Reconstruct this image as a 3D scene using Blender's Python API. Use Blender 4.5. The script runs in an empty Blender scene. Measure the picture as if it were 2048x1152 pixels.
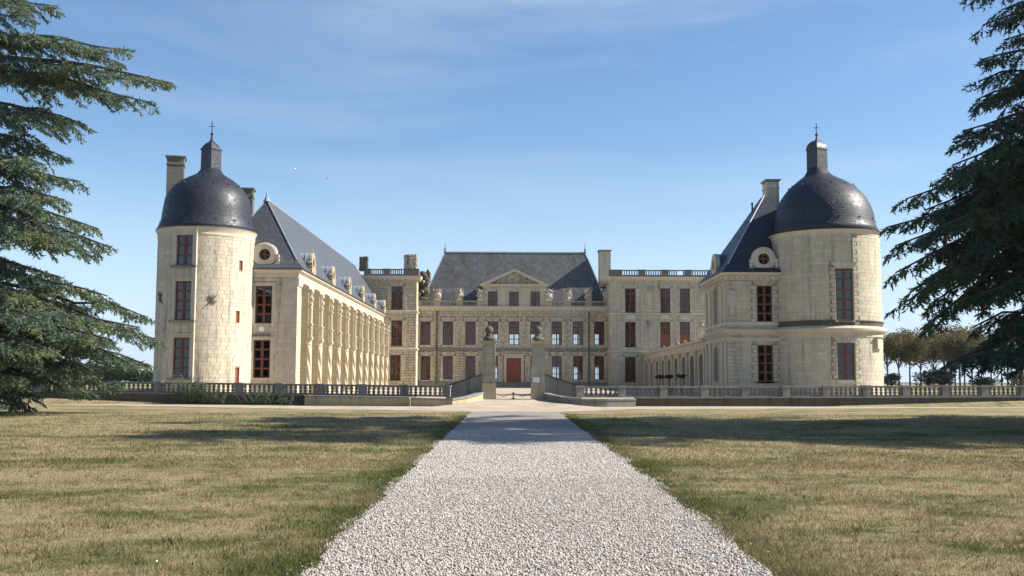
import bpy, bmesh, math, random
import numpy as np
from mathutils import Vector, Matrix
random.seed(7); rng = np.random.default_rng(7)
R = math.radians
sc = bpy.context.scene
col = sc.collection

# ---------------------------------------------------------------- camera
F, EYE = 2085.0, 1.8
PITCH, ROLL, YAW = math.atan(188.5 / F), R(0.2), math.atan(4 / F)
fw = Vector((math.sin(YAW) * math.cos(PITCH), math.cos(YAW) * math.cos(PITCH), math.sin(PITCH)))
r0 = Vector((math.cos(YAW), -math.sin(YAW), 0)); u0 = r0.cross(fw)
rt = r0 * math.cos(ROLL) + u0 * math.sin(ROLL)
up = u0 * math.cos(ROLL) - r0 * math.sin(ROLL)
CAMP = Vector((0, 0, EYE))
cd = bpy.data.cameras.new('camera'); cam = bpy.data.objects.new('camera', cd); col.objects.link(cam)
cd.sensor_width = 36; cd.lens = 36 * F / 2048; cd.clip_start = 0.1; cd.clip_end = 20000
cam.matrix_world = Matrix(((rt.x, up.x, -fw.x, 0), (rt.y, up.y, -fw.y, 0), (rt.z, up.z, -fw.z, EYE), (0, 0, 0, 1)))
sc.camera = cam

# ---------------------------------------------------------------- light
SUN_AZ, SUN_EL = R(0.5), R(37)          # azimuth from +X towards +Y
sdir = Vector((math.cos(SUN_AZ) * math.cos(SUN_EL), math.sin(SUN_AZ) * math.cos(SUN_EL), math.sin(SUN_EL)))
sl = bpy.data.lights.new('sun', 'SUN'); sl.energy = 5.0; sl.angle = R(0.53); sl.color = (1.0, 0.94, 0.84)
so = bpy.data.objects.new('sun', sl); col.objects.link(so)
so.rotation_euler = (-sdir).to_track_quat('-Z', 'Y').to_euler(); so.location = sdir * 200
world = bpy.data.worlds.new('World'); sc.world = world; world.use_nodes = True
wt = world.node_tree; wt.nodes.clear()
def wn(t, **k):
    n = wt.nodes.new(t)
    for a, b in k.items(): setattr(n, a, b)
    return n
sky = wn('ShaderNodeTexSky', sky_type='NISHITA', sun_disc=False, sun_elevation=SUN_EL, sun_rotation=math.pi / 2 - SUN_AZ,
         altitude=100, air_density=1.0, dust_density=0.6, ozone_density=2.6)
wout, wbg = wn('ShaderNodeOutputWorld'), wn('ShaderNodeBackground'); wbg.inputs['Strength'].default_value = 0.078
tc, mp = wn('ShaderNodeTexCoord'), wn('ShaderNodeMapping')
mp.inputs['Rotation'].default_value = (R(8), R(-24), R(10)); mp.inputs['Scale'].default_value = (1.6, 2.0, 9.0)
nz = wn('ShaderNodeTexNoise'); nz.inputs['Scale'].default_value = 1.3; nz.inputs['Detail'].default_value = 7; nz.inputs['Roughness'].default_value = .58
nz.inputs['Distortion'].default_value = .5
n2 = wn('ShaderNodeTexNoise'); n2.inputs['Scale'].default_value = 1.7; n2.inputs['Detail'].default_value = 2
r1, r2 = wn('ShaderNodeMapRange'), wn('ShaderNodeMapRange')
r1.inputs[1].default_value, r1.inputs[2].default_value = .5, .85
r2.inputs[1].default_value, r2.inputs[2].default_value = .42, .68
mu = wn('ShaderNodeMath', operation='MULTIPLY'); mu2 = wn('ShaderNodeMath', operation='MULTIPLY'); mu2.inputs[1].default_value = .5
mx = wn('ShaderNodeMixRGB'); mx.inputs[2].default_value = (6.4, 6.9, 7.4, 1)
L = wt.links.new
L(tc.outputs['Generated'], mp.inputs['Vector']); L(mp.outputs[0], nz.inputs['Vector']); L(tc.outputs['Generated'], n2.inputs['Vector'])
L(nz.outputs[0], r1.inputs[0]); L(n2.outputs[0], r2.inputs[0]); L(r1.outputs[0], mu.inputs[0]); L(r2.outputs[0], mu.inputs[1])
sxyz = wn('ShaderNodeSeparateXYZ'); L(tc.outputs['Generated'], sxyz.inputs[0])
hzr = wn('ShaderNodeMapRange', interpolation_type='SMOOTHERSTEP'); hzr.inputs[1].default_value, hzr.inputs[2].default_value, hzr.inputs[3].default_value, hzr.inputs[4].default_value = -.02, .26, .8, 0
L(sxyz.outputs[2], hzr.inputs[0]); mh = wn('ShaderNodeMixRGB'); mh.inputs[2].default_value = (4.6, 6.0, 7.7, 1); hs = wn('ShaderNodeHueSaturation'); hs.inputs['Saturation'].default_value = 1.12; hs.inputs['Value'].default_value = 1.12; L(sky.outputs[0], hs.inputs['Color'])
L(hzr.outputs[0], mh.inputs[0]); L(hs.outputs[0], mh.inputs[1])
L(mu.outputs[0], mu2.inputs[0]); L(mu2.outputs[0], mx.inputs[0]); L(mh.outputs[0], mx.inputs[1]); L(mx.outputs[0], wbg.inputs[0]); L(wbg.outputs[0], wout.inputs[0])
vs = sc.view_settings; vs.view_transform = 'Standard'; vs.look = 'None'; vs.gamma = 1; vs.use_curve_mapping = False; vs.exposure = 0.93
sc.render.engine = 'CYCLES'; cy = sc.cycles
cy.max_bounces = 7; cy.diffuse_bounces = 4; cy.glossy_bounces = 3; cy.transparent_max_bounces = 12; cy.transmission_bounces = 4
cy.use_denoising = True; cy.sample_clamp_indirect = 6; cy.caustics_reflective = False; cy.caustics_refractive = False

# ---------------------------------------------------------------- pixel helpers (photo pixels, 2048 wide)
def ray(px, py): return fw * F + rt * (px - 1024) + up * (576 - py)
def at(px, py, Y):
    d = ray(px, py); return CAMP + d * (Y / d.y)
SLOPE = 0.0077
def gz(y):
    if y <= 0: return 0.0
    if y <= 65.2: return SLOPE * min(y, 46)
    z0 = SLOPE * 46
    if y <= 66.4: return z0 + (0.76 - z0) * (y - 65.2) / 1.2
    if y <= 134: return 0.76 + 0.34 * (y - 66.4) / 67.6
    return 1.1
def gp(px, py):
    d = ray(px, py); t = -EYE / (d.z - SLOPE * d.y)
    for _ in range(25): t = .5 * t + .5 * (gz(min(62.9, d.y * t)) - EYE) / d.z
    return CAMP + d * t
def rect(x0, x1, y0, y1, Y):
    my, mx_ = (y0 + y1) / 2, (x0 + x1) / 2
    return at(x0, my, Y).x, at(x1, my, Y).x, at(mx_, y1, Y).z, at(mx_, y0, Y).z
def zat(py, Y, px=1020): return at(px, py, Y).z

# ---------------------------------------------------------------- object helpers
WM = {}
def obj(name, mesh, parent=None, M=None):
    o = bpy.data.objects.new(name, mesh); col.objects.link(o)
    M = M or Matrix.Identity(4); WM[o.name] = M
    if parent is not None:
        o.parent = parent; o.matrix_basis = WM[parent.name].inverted() @ M
    else: o.matrix_basis = M
    return o
def thing(name, loc, label, cat, group=None):
    o = obj(name, None, None, Matrix.Translation(Vector(loc))); return tag(o, label, cat, group)
def tag(o, label=None, cat=None, group=None, kind=None):
    if label: o['label'] = label
    if cat: o['category'] = cat
    if group: o['group'] = group
    if kind: o['kind'] = kind
    return o
T = lambda x, y, z: Matrix.Translation((x, y, z))
RZ = lambda a: Matrix.Rotation(a, 4, 'Z')

class MB:
    def __init__(s): s.v = []; s.f = []
    def add(s, vs_, fs, M=None):
        b = len(s.v)
        s.v += [tuple(M @ Vector(p)) for p in vs_] if M is not None else [tuple(p) for p in vs_]
        s.f += [tuple(i + b for i in f) for f in fs]; return s
    def box(s, x0, x1, y0, y1, z0, z1, M=None):
        return s.add([(x0, y0, z0), (x1, y0, z0), (x1, y1, z0), (x0, y1, z0), (x0, y0, z1), (x1, y0, z1), (x1, y1, z1), (x0, y1, z1)],
                     [(0, 3, 2, 1), (4, 5, 6, 7), (0, 1, 5, 4), (1, 2, 6, 5), (2, 3, 7, 6), (3, 0, 4, 7)], M)
    def frustum(s, cx, cy_, z0, z1, a0, b0, a1, b1, M=None):
        return s.add([(cx - a0, cy_ - b0, z0), (cx + a0, cy_ - b0, z0), (cx + a0, cy_ + b0, z0), (cx - a0, cy_ + b0, z0),
                      (cx - a1, cy_ - b1, z1), (cx + a1, cy_ - b1, z1), (cx + a1, cy_ + b1, z1), (cx - a1, cy_ + b1, z1)],
                     [(0, 3, 2, 1), (4, 5, 6, 7), (0, 1, 5, 4), (1, 2, 6, 5), (2, 3, 7, 6), (3, 0, 4, 7)], M)
    def lathe(s, prof, n=16, M=None, mod=None, cap=True, phase=0.0):
        """prof: (r, z[, dx]) from bottom to top"""
        vs_ = []; m = len(prof)
        for k, p in enumerate(prof):
            for i in range(n):
                a = 2 * math.pi * i / n + phase; r = p[0] * (mod(a, p[1]) if mod else 1)
                vs_.append((r * math.cos(a) + (p[2] if len(p) > 2 else 0), r * math.sin(a), p[1]))
        fs = [(k * n + i, k * n + (i + 1) % n, (k + 1) * n + (i + 1) % n, (k + 1) * n + i) for k in range(m - 1) for i in range(n)]
        if cap: fs += [tuple(range(n - 1, -1, -1)), tuple((m - 1) * n + i for i in range(n))]
        return s.add(vs_, fs, M)
    def tube(s, pts, rad, n=6, M=None):
        vs_ = []; m = len(pts); pts = [Vector(p) for p in pts]
        for k, p in enumerate(pts):
            d = (pts[min(k + 1, m - 1)] - pts[max(k - 1, 0)]).normalized()
            a = d.cross(Vector((0, 0, 1)) if abs(d.z) < .95 else Vector((1, 0, 0))).normalized(); b = a.cross(d)
            r = rad[k] if isinstance(rad, (list, tuple)) else rad
            for i in range(n):
                t = 2 * math.pi * i / n; vs_.append(p + a * (r * math.cos(t)) + b * (r * math.sin(t)))
        fs = [(k * n + i, k * n + (i + 1) % n, (k + 1) * n + (i + 1) % n, (k + 1) * n + i) for k in range(m - 1) for i in range(n)]
        fs += [tuple(range(n - 1, -1, -1)), tuple((m - 1) * n + i for i in range(n))]
        return s.add(vs_, fs, M)
    def prism(s, poly, y0, y1, M=None):
        """poly in (x,z), counter-clockwise seen from -y"""
        n = len(poly)
        vs_ = [(p[0], y0, p[1]) for p in poly] + [(p[0], y1, p[1]) for p in poly]
        fs = [tuple(range(n)), tuple(range(2 * n - 1, n - 1, -1))] + [(i, n + i, n + (i + 1) % n, (i + 1) % n) for i in range(n)]
        return s.add(vs_, fs, M)
    def sweep(s, path, prof, closed=False, M=None):
        """path: (x,y) points, outward is to the right of travel; prof: (out, z) bottom to top, closed at the back"""
        n = len(path); m = len(prof); vs_ = []
        for k in range(n):
            p = Vector(path[k])
            if closed or 0 < k < n - 1:
                a = (p - Vector(path[k - 1])).normalized(); b = (Vector(path[(k + 1) % n]) - p).normalized()
            elif k == 0: a = b = (Vector(path[1]) - p).normalized()
            else: a = b = (p - Vector(path[k - 1])).normalized()
            na, nb = Vector((a.y, -a.x)), Vector((b.y, -b.x)); h = (na + nb).normalized(); h /= max(.3, h.dot(na))
            for o, z in prof: vs_.append((p.x + h.x * o, p.y + h.y * o, z))
        fs = []
        for k in range(n if closed else n - 1):
            q = (k + 1) % n
            for j in range(m): fs.append((k * m + j, q * m + j, q * m + (j + 1) % m, k * m + (j + 1) % m))
        if not closed: fs += [tuple(range(m - 1, -1, -1)), tuple((n - 1) * m + j for j in range(m))]
        return s.add(vs_, fs, M)
    def mesh(s, name, mat, smooth=False, cyl=None, fix=True):
        me = bpy.data.meshes.new(name); me.from_pydata(s.v, [], s.f); me.materials.append(mat)
        if fix:
            bm = bmesh.new(); bm.from_mesh(me); bmesh.ops.recalc_face_normals(bm, faces=bm.faces); bm.to_mesh(me); bm.free()
        uvl = me.uv_layers.new(name='UVMap').data; vv = me.vertices
        for p in me.polygons:
            nrm = p.normal
            if cyl is not None:
                cx, cy_, rr = cyl; base = None
                for li in p.loop_indices:
                    c = vv[me.loops[li].vertex_index].co; a = math.atan2(c.x - cx, -(c.y - cy_))
                    if base is None: base = a
                    if a - base > math.pi: a -= 2 * math.pi
                    if a - base < -math.pi: a += 2 * math.pi
                    uvl[li].uv = (a * rr, c.z * 1.15)
            else:
                if abs(nrm.z) > .95: hx, hy, hz, wx, wy, wz = 1, 0, 0, 0, 1, 0
                else:
                    l = math.hypot(nrm.x, nrm.y); hx, hy, hz = -nrm.y / l, nrm.x / l, 0
                    wx, wy, wz = nrm.y * hz - nrm.z * hy, nrm.z * hx - nrm.x * hz, nrm.x * hy - nrm.y * hx
                for li in p.loop_indices:
                    c = vv[me.loops[li].vertex_index].co
                    uvl[li].uv = (c.x * hx + c.y * hy + c.z * hz, c.x * wx + c.y * wy + c.z * wz)
            if smooth: p.use_smooth = True
        return me
    def build(s, name, mat, parent=None, smooth=False, cyl=None, fix=True):
        """vertices are in world space: recentre at the foot of the mesh"""
        a = np.array(s.v); lo, hi = a.min(0), a.max(0); c = Vector(((lo[0] + hi[0]) / 2, (lo[1] + hi[1]) / 2, lo[2]))
        s.v = [(x - c.x, y - c.y, z - c.z) for x, y, z in s.v]
        if cyl is not None: cyl = (cyl[0] - c.x, cyl[1] - c.y, cyl[2])
        return obj(name, s.mesh(name, mat, smooth, cyl, fix), parent, Matrix.Translation(c))

def np_mesh(name, verts, nper, mat):
    """many separate polygons of nper corners from an (n*nper,3) array"""
    me = bpy.data.meshes.new(name); n = len(verts) // nper
    me.vertices.add(len(verts)); me.vertices.foreach_set('co', np.ascontiguousarray(verts, np.float32).ravel())
    me.loops.add(len(verts)); me.loops.foreach_set('vertex_index', np.arange(len(verts), dtype=np.int32))
    me.polygons.add(n); me.polygons.foreach_set('loop_start', np.arange(0, len(verts), nper, dtype=np.int32))
    me.update(); me.validate(); me.materials.append(mat); return me
def np_solid(name, base_v, base_f, inst, mat):
    """inst (n,k,3) vertex sets sharing triangle list base_f"""
    n, k = inst.shape[:2]; f = (np.array(base_f)[None] + (np.arange(n) * k)[:, None, None]).reshape(-1)
    me = bpy.data.meshes.new(name); me.vertices.add(n * k); me.vertices.foreach_set('co', inst.astype(np.float32).ravel())
    me.loops.add(len(f)); me.loops.foreach_set('vertex_index', f.astype(np.int32))
    me.polygons.add(len(f) // 3); me.polygons.foreach_set('loop_start', np.arange(0, len(f), 3, dtype=np.int32))
    me.update(); me.validate(); me.materials.append(mat); return me

# ---------------------------------------------------------------- materials
def newmat(name):
    m = bpy.data.materials.new(name); m.use_nodes = True; nt = m.node_tree; nt.nodes.clear()
    out = nt.nodes.new('ShaderNodeOutputMaterial'); return m, nt, out
class G:
    """tiny node-graph helper"""
    def __init__(s, nt): s.nt = nt
    def n(s, t, ins=None, **k):
        x = s.nt.nodes.new(t)
        for a, b in k.items(): setattr(x, a, b)
        for a, b in (ins or {}).items():
            if hasattr(b, 'is_linked') or isinstance(b, bpy.types.NodeSocket): s.nt.links.new(b, x.inputs[a])
            else: x.inputs[a].default_value = b
        return x
    def noise(s, vec, scale, detail=4, rough=.55, dist=0):
        return s.n('ShaderNodeTexNoise', {'Vector': vec, 'Scale': scale, 'Detail': detail, 'Roughness': rough, 'Distortion': dist}).outputs[0]
    def rng(s, v, a, b, c=0.0, d=1.0): return s.n('ShaderNodeMapRange', {0: v, 1: a, 2: b, 3: c, 4: d}).outputs[0]
    def mix(s, f, a, b, mode='MIX'):
        return s.n('ShaderNodeMixRGB', {0: f, 1: a, 2: b}, blend_type=mode).outputs[0]
    def m(s, op, a, b=0.0): return s.n('ShaderNodeMath', {0: a, 1: b}, operation=op).outputs[0]
    def map(s, vec, scale=(1, 1, 1), rot=(0, 0, 0)):
        return s.n('ShaderNodeMapping', {0: vec, 'Scale': scale, 'Rotation': rot}).outputs[0]
C4 = lambda c: (c[0], c[1], c[2], 1)

def stone(name, base, stain=.5, var=.16, joints=None, dark=(.10, .095, .085), yellow=.35, rough=.9, bump=.35):
    m, nt, out = newmat(name); g = G(nt)
    geo = g.n('ShaderNodeNewGeometry'); pos = geo.outputs['Position']
    oi = g.n('ShaderNodeObjectInfo').outputs['Random']
    rnd = g.m('FRACT', g.m('ADD', g.m('MULTIPLY', oi, 7.31), geo.outputs['Random Per Island']))
    c = g.mix(rnd, C4([x * (1 - var) for x in base]), C4([min(.9, x * (1 + var)) for x in base]))
    n1 = g.noise(pos, .55, 5, .6); n2_ = g.noise(pos, 3.2, 6, .65)
    c = g.mix(g.m('MULTIPLY', g.rng(n1, .45, .72), yellow), c, C4((base[0] * .98, base[1] * .86, base[2] * .62)))
    streak = g.noise(g.map(pos, (2.2, 2.2, .16)), 1.0, 5, .62)
    f = g.m('MULTIPLY', g.m('MULTIPLY', g.rng(streak, .5, .74), g.rng(n2_, .3, .62)), stain)
    c = g.mix(f, c, C4(dark))
    c = g.mix(.22, c, g.n('ShaderNodeValToRGB', {0: n2_}).outputs[0], 'OVERLAY')
    fine = g.noise(pos, 26, 5, .7)
    h = g.m('ADD', g.m('MULTIPLY', fine, .5), n2_)
    if joints:
        uv = g.n('ShaderNodeTexCoord').outputs['UV']
        br = g.n('ShaderNodeTexBrick', {'Vector': uv, 'Color1': (1, 1, 1, 1), 'Color2': (.84, .83, .8, 1), 'Mortar': (.5, .46, .4, 1), 'Scale': 1.0,
                 'Mortar Size': joints[2], 'Mortar Smooth': .3, 'Bias': 0.0, 'Brick Width': joints[0], 'Row Height': joints[1]})
        c = g.mix(.8, c, br.outputs[0], 'MULTIPLY'); h = g.m('SUBTRACT', h, g.m('MULTIPLY', br.outputs[1], 1.6))
    b = g.n('ShaderNodeBump', {'Strength': bump, 'Distance': .03, 'Height': h})
    p = g.n('ShaderNodeBsdfPrincipled', {'Base Color': c, 'Roughness': rough, 'Normal': b.outputs[0], 'Specular IOR Level': .25})
    nt.links.new(p.outputs[0], out.inputs[0]); return m

def slate(name, base, rough, bw, bh, spec=.5, lichen=0.0, bump=.5):
    m, nt, out = newmat(name); g = G(nt)
    uv = g.n('ShaderNodeTexCoord').outputs['UV']; pos = g.n('ShaderNodeNewGeometry').outputs['Position']
    br = g.n('ShaderNodeTexBrick', {'Vector': uv, 'Color1': C4(base), 'Color2': C4([x * 1.75 for x in base]), 'Mortar': C4([x * .45 for x in base]), 'Scale': 1.0,
             'Mortar Size': .012, 'Mortar Smooth': .2, 'Bias': -.1, 'Brick Width': bw, 'Row Height': bh})
    n1 = g.noise(pos, .5, 6, .62); n3 = g.noise(pos, 4, 5, .6)
    c = g.mix(g.rng(n1, .35, .7, 0, .5), br.outputs[0], C4([x * 1.9 for x in base]))
    if lichen:
        st = g.noise(g.map(pos, (1.1, 1.1, .35)), .8, 6, .65)
        c = g.mix(g.m('MULTIPLY', g.rng(st, .48, .68), lichen), c, (.05, .044, .033, 1))
        c = g.mix(g.m('MULTIPLY', g.rng(g.noise(pos, 1.7, 6, .7), .52, .75), lichen), c, (.16, .158, .15, 1))
    # every slate tilts a little on its own
    wn_ = g.n('ShaderNodeTexVoronoi', {'Vector': g.map(uv, (1 / bw, 1 / bh, 1)), 'Scale': 1.0, 'Randomness': .3}).outputs['Color']
    h = g.m('SUBTRACT', g.m('ADD', g.m('MULTIPLY', g.n('ShaderNodeSeparateColor', {0: wn_}).outputs[0], .8), g.m('MULTIPLY', n3, 1.2)), br.outputs[1])
    b = g.n('ShaderNodeBump', {'Strength': bump, 'Distance': .02, 'Height': h})
    rr = g.rng(g.n('ShaderNodeSeparateColor', {0: wn_}).outputs[1], 0, 1, rough - .07, rough + .12)
    p = g.n('ShaderNodeBsdfPrincipled', {'Base Color': c, 'Roughness': rr, 'Normal': b.outputs[0], 'Specular IOR Level': spec})
    nt.links.new(p.outputs[0], out.inputs[0]); return m

def plain(name, base, rough=.6, var=.15, metal=0.0, nscale=6, spec=.4, bump=.1):
    m, nt, out = newmat(name); g = G(nt); pos = g.n('ShaderNodeNewGeometry').outputs['Position']
    n1 = g.noise(pos, nscale, 5, .6)
    c = g.mix(g.rng(n1, .3, .7), C4([x * (1 - var) for x in base]), C4([x * (1 + var) for x in base]))
    b = g.n('ShaderNodeBump', {'Strength': bump, 'Distance': .02, 'Height': n1})
    p = g.n('ShaderNodeBsdfPrincipled', {'Base Color': c, 'Roughness': rough, 'Metallic': metal, 'Normal': b.outputs[0], 'Specular IOR Level': spec})
    nt.links.new(p.outputs[0], out.inputs[0]); return m

def glassmat():
    m, nt, out = newmat('window_glass'); g = G(nt)
    pos = g.n('ShaderNodeNewGeometry').outputs['Position']
    b = g.n('ShaderNodeBump', {'Strength': .06, 'Distance': .05, 'Height': g.noise(pos, 2.5, 2)})
    fr = g.n('ShaderNodeFresnel', {'IOR': 1.5, 'Normal': b.outputs[0]}).outputs[0]
    f = g.m('ADD', fr, .0)
    tr = g.n('ShaderNodeBsdfTransparent', {'Color': (.82, .86, .86, 1)}); gl = g.n('ShaderNodeBsdfGlossy', {'Color': (.9, .93, .95, 1), 'Roughness': .04, 'Normal': b.outputs[0]})
    mxs = g.n('ShaderNodeMixShader', {0: f, 1: tr.outputs[0], 2: gl.outputs[0]})
    nt.links.new(mxs.outputs[0], out.inputs[0]); return m

def leafmat(name, ca, cb, trans=.35, patch=.6, cc=None):
    m, nt, out = newmat(name); g = G(nt)
    geo = g.n('ShaderNodeNewGeometry'); pos = geo.outputs['Position']
    c = g.mix(geo.outputs['Random Per Island'], C4(ca), C4(cb))
    if cc: c = g.mix(g.rng(g.noise(pos, patch, 3), .48, .66), c, C4(cc))
    d = g.n('ShaderNodeBsdfPrincipled', {'Base Color': c, 'Roughness': .65, 'Specular IOR Level': .2}); t = g.n('ShaderNodeBsdfTranslucent', {'Color': c})
    ms = g.n('ShaderNodeMixShader', {0: trans, 1: d.outputs[0], 2: t.outputs[0]})
    nt.links.new(ms.outputs[0], out.inputs[0]); return m

def grass_color(g, pos):
    """dry straw lawn with green patches, greener along the gravel edge"""
    n1 = g.noise(g.map(pos, (.5, 1, 1)), .38, 6, .68, .4); n2_ = g.noise(pos, 2.4, 5, .7); n3 = g.noise(pos, 16, 3, .7)
    sx = g.n('ShaderNodeSeparateXYZ', {0: pos}).outputs
    ax = g.m('ABSOLUTE', g.m('SUBTRACT', sx[0], .25))
    edge = g.m('MULTIPLY', g.rng(ax, 2.0, 3.4, 1, 0), g.rng(g.noise(pos, .6, 4), .3, .6, .35, 1))
    n4 = g.noise(g.map(pos, (.7, 1, 1)), 1.0, 4, .6, .3)
    f = g.m('ADD', g.rng(g.m('ADD', g.m('ADD', g.m('MULTIPLY', n1, .45), g.m('MULTIPLY', n4, .3)), g.m('MULTIPLY', n2_, .25)), .47, .57), g.m('MULTIPLY', edge, .8))
    f = g.n('ShaderNodeClamp', {0: f}).outputs[0]
    straw = g.mix(n3, (.215, .17, .092, 1), (.40, .325, .195, 1)); green = g.mix(n3, (.05, .075, .02, 1), (.11, .13, .042, 1))
    return g.mix(g.m('MULTIPLY', f, .82), straw, green)
def ground_mat():
    m, nt, out = newmat('lawn_ground'); g = G(nt); pos = g.n('ShaderNodeNewGeometry').outputs['Position']
    c = grass_color(g, pos)
    c = g.mix(.5, c, g.n('ShaderNodeValToRGB', {0: g.noise(pos, 30, 4, .8)}).outputs[0], 'OVERLAY')
    b = g.n('ShaderNodeBump', {'Strength': .8, 'Distance': .05, 'Height': g.noise(pos, 22, 5, .75)})
    p = g.n('ShaderNodeBsdfPrincipled', {'Base Color': c, 'Roughness': .95, 'Normal': b.outputs[0], 'Specular IOR Level': .1})
    nt.links.new(p.outputs[0], out.inputs[0]); return m
def blade_mat():
    m, nt, out = newmat('grass_blade'); g = G(nt); geo = g.n('ShaderNodeNewGeometry')
    c = grass_color(g, geo.outputs['Position'])
    c = g.mix(geo.outputs['Random Per Island'], g.mix(1.0, c, (.62, .66, .6, 1), 'MULTIPLY'), g.mix(1.0, c, (1.3, 1.26, 1.2, 1), 'MULTIPLY'))
    d = g.n('ShaderNodeBsdfDiffuse', {'Color': c}); t = g.n('ShaderNodeBsdfTranslucent', {'Color': c})
    ms = g.n('ShaderNodeMixShader', {0: .3, 1: d.outputs[0], 2: t.outputs[0]}); nt.links.new(ms.outputs[0], out.inputs[0]); return m
def gravel_mat(name, piece):
    m, nt, out = newmat(name); g = G(nt); geo = g.n('ShaderNodeNewGeometry'); pos = geo.outputs['Position']
    cr = g.n('ShaderNodeValToRGB'); e = cr.color_ramp.elements
    e[0].position, e[0].color = 0, (.15, .14, .13, 1); e[1].position, e[1].color = 1, (.68, .635, .575, 1)
    x = e.new(.16); x.color = (.38, .355, .34, 1); x = e.new(.5); x.color = (.49, .46, .415, 1); x = e.new(.9); x.color = (.50, .40, .33, 1)
    if piece: nt.links.new(geo.outputs['Random Per Island'], cr.inputs[0]); c = cr.outputs[0]; nrm = None
    else:
        v = g.n('ShaderNodeTexVoronoi', {'Vector': pos, 'Scale': 34.0}); s_ = g.n('ShaderNodeSeparateColor', {0: v.outputs['Color']}).outputs[0]
        nt.links.new(s_, cr.inputs[0]); c = g.mix(g.rng(v.outputs['Distance'], .3, .75), cr.outputs[0], (.13, .12, .11, 1))
        nrm = g.n('ShaderNodeBump', {'Strength': 1.0, 'Distance': .03, 'Height': g.m('SUBTRACT', 1.0, v.outputs['Distance'])}).outputs[0]
    c = g.mix(g.rng(g.noise(pos, .6, 4), .4, .75, 0, .25), c, (.40, .34, .28, 1))
    p = g.n('ShaderNodeBsdfPrincipled', {'Base Color': c, 'Roughness': .85, 'Specular IOR Level': .2})
    if nrm: nt.links.new(nrm, p.inputs['Normal'])
    nt.links.new(p.outputs[0], out.inputs[0]); return m
def sand_mat():
    m, nt, out = newmat('sandy_gravel'); g = G(nt); pos = g.n('ShaderNodeNewGeometry').outputs['Position']
    n1 = g.noise(pos, .7, 6, .65); n2_ = g.noise(pos, 14, 4, .7)
    c = g.mix(g.rng(n1, .35, .65), (.34, .27, .2, 1), (.50, .42, .325, 1)); c = g.mix(g.rng(g.noise(g.map(pos, (.25, 1, 1)), 1.6, 5, .7), .5, .75, 0, .5), c, (.27, .215, .16, 1)); c = g.mix(g.rng(n2_, .5, .8, 0, .45), c, (.30, .24, .17, 1))
    b = g.n('ShaderNodeBump', {'Strength': .5, 'Distance': .03, 'Height': n2_})
    p = g.n('ShaderNodeBsdfPrincipled', {'Base Color': c, 'Roughness': .95, 'Normal': b.outputs[0], 'Specular IOR Level': .1}); nt.links.new(p.outputs[0], out.inputs[0]); return m

ST = (.53, .47, .365)
M_STONE = stone('limestone_block', ST, 1.1, .10)
M_WALL = stone('limestone_wall', (.51, .45, .345), .5, .08, joints=(.72, .31, .012))
M_TRIM = stone('limestone_trim', (.54, .485, .38), .45, .06)
M_FAR = stone('limestone_rusticated', (.51, .45, .335), .8, .11, yellow=.4)
M_PALE = stone('limestone_pale', (.50, .45, .345), .8, .10, yellow=.3)
M_MORTAR = stone('lime_mortar', (.33, .285, .21), .5, .05)
M_GREY = stone('weathered_grey_stone', (.215, .21, .19), 1.0, .14, dark=(.04, .04, .038), yellow=.1, bump=.7)
M_BUTT = stone('buttress_stone', (.43, .37, .255), .6, .06, joints=(.72, .31, .012), yellow=.6)
M_JOINT = stone('dark_joint', (.28, .24, .17), .8, .05)
M_PILLAR = stone('pillar_stone', (.36, .34, .28), 1.1, .12, joints=(2.0, .45, .012), dark=(.07, .068, .06), bump=.6)
M_CHIM = stone('chimney_stone', (.15, .135, .11), 1.0, .12, bump=.8)
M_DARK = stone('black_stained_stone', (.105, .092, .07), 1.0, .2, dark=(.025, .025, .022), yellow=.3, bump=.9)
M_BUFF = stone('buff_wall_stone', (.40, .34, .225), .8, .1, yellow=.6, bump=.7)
M_SCULPT = stone('carved_stone', (.40, .36, .28), 1.3, .1, dark=(.045, .042, .036), bump=.9)
M_DOME = slate('dome_slate', (.013, .0145, .021), .47, .24, .22, .42, bump=.45)
M_SLATE = slate('roof_slate', (.047, .05, .058), .50, .24, .18, .5, lichen=.35)
M_OLD = slate('old_roof_slate', (.055, .057, .063), .6, .30, .22, .4, lichen=.95)
M_LANT = slate('lantern_slate', (.026, .028, .038), .42, .2, .16, .5)
M_LEAD = plain('lead_sheet', (.30, .33, .38), .38, .2, .2)
M_WOOD = plain('red_window_wood', (.155, .042, .019), .5, .25, nscale=9)
M_DOOR = plain('brown_red_door', (.24, .062, .026), .5, .2, nscale=4)
M_IRON = plain('dark_iron', (.045, .035, .03), .6, .3, .5)
M_RUST = plain('rusty_iron', (.10, .065, .045), .8, .3)
M_PIPE = plain('zinc_pipe', (.07, .075, .075), .5, .2, .4)
M_GLASS = glassmat()
M_IN = plain('dark_room', (.06, .052, .045), .9)
M_BLIND = plain('grey_blind', (.15, .155, .16), .9, .1)
M_SHUT = plain('inner_shutter', (.11, .045, .028), .7, .2)
M_GROUND, M_BLADE, M_SAND = ground_mat(), blade_mat(), sand_mat()
M_GRAVEL, M_PEBBLE = gravel_mat('gravel_bed', False), gravel_mat('gravel_pebble', True)
M_BARK = plain('cedar_bark', (.075, .06, .05), .9, .35, nscale=5, bump=.8)
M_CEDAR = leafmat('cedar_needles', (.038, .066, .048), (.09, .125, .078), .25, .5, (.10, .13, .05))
M_CEDAR_L = leafmat('sunlit_cedar_needles', (.07, .11, .082), (.16, .21, .135), .38, .5, (.165, .195, .085))  # cedar needles lightened: sunlight on the left tree is put into the colour
M_PLANE = leafmat('autumn_leaf', (.095, .075, .03), (.175, .135, .058), .4, .3, (.085, .10, .036))
M_BUSH = leafmat('bush_leaf', (.03, .05, .018), (.07, .10, .035), .3)
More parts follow.
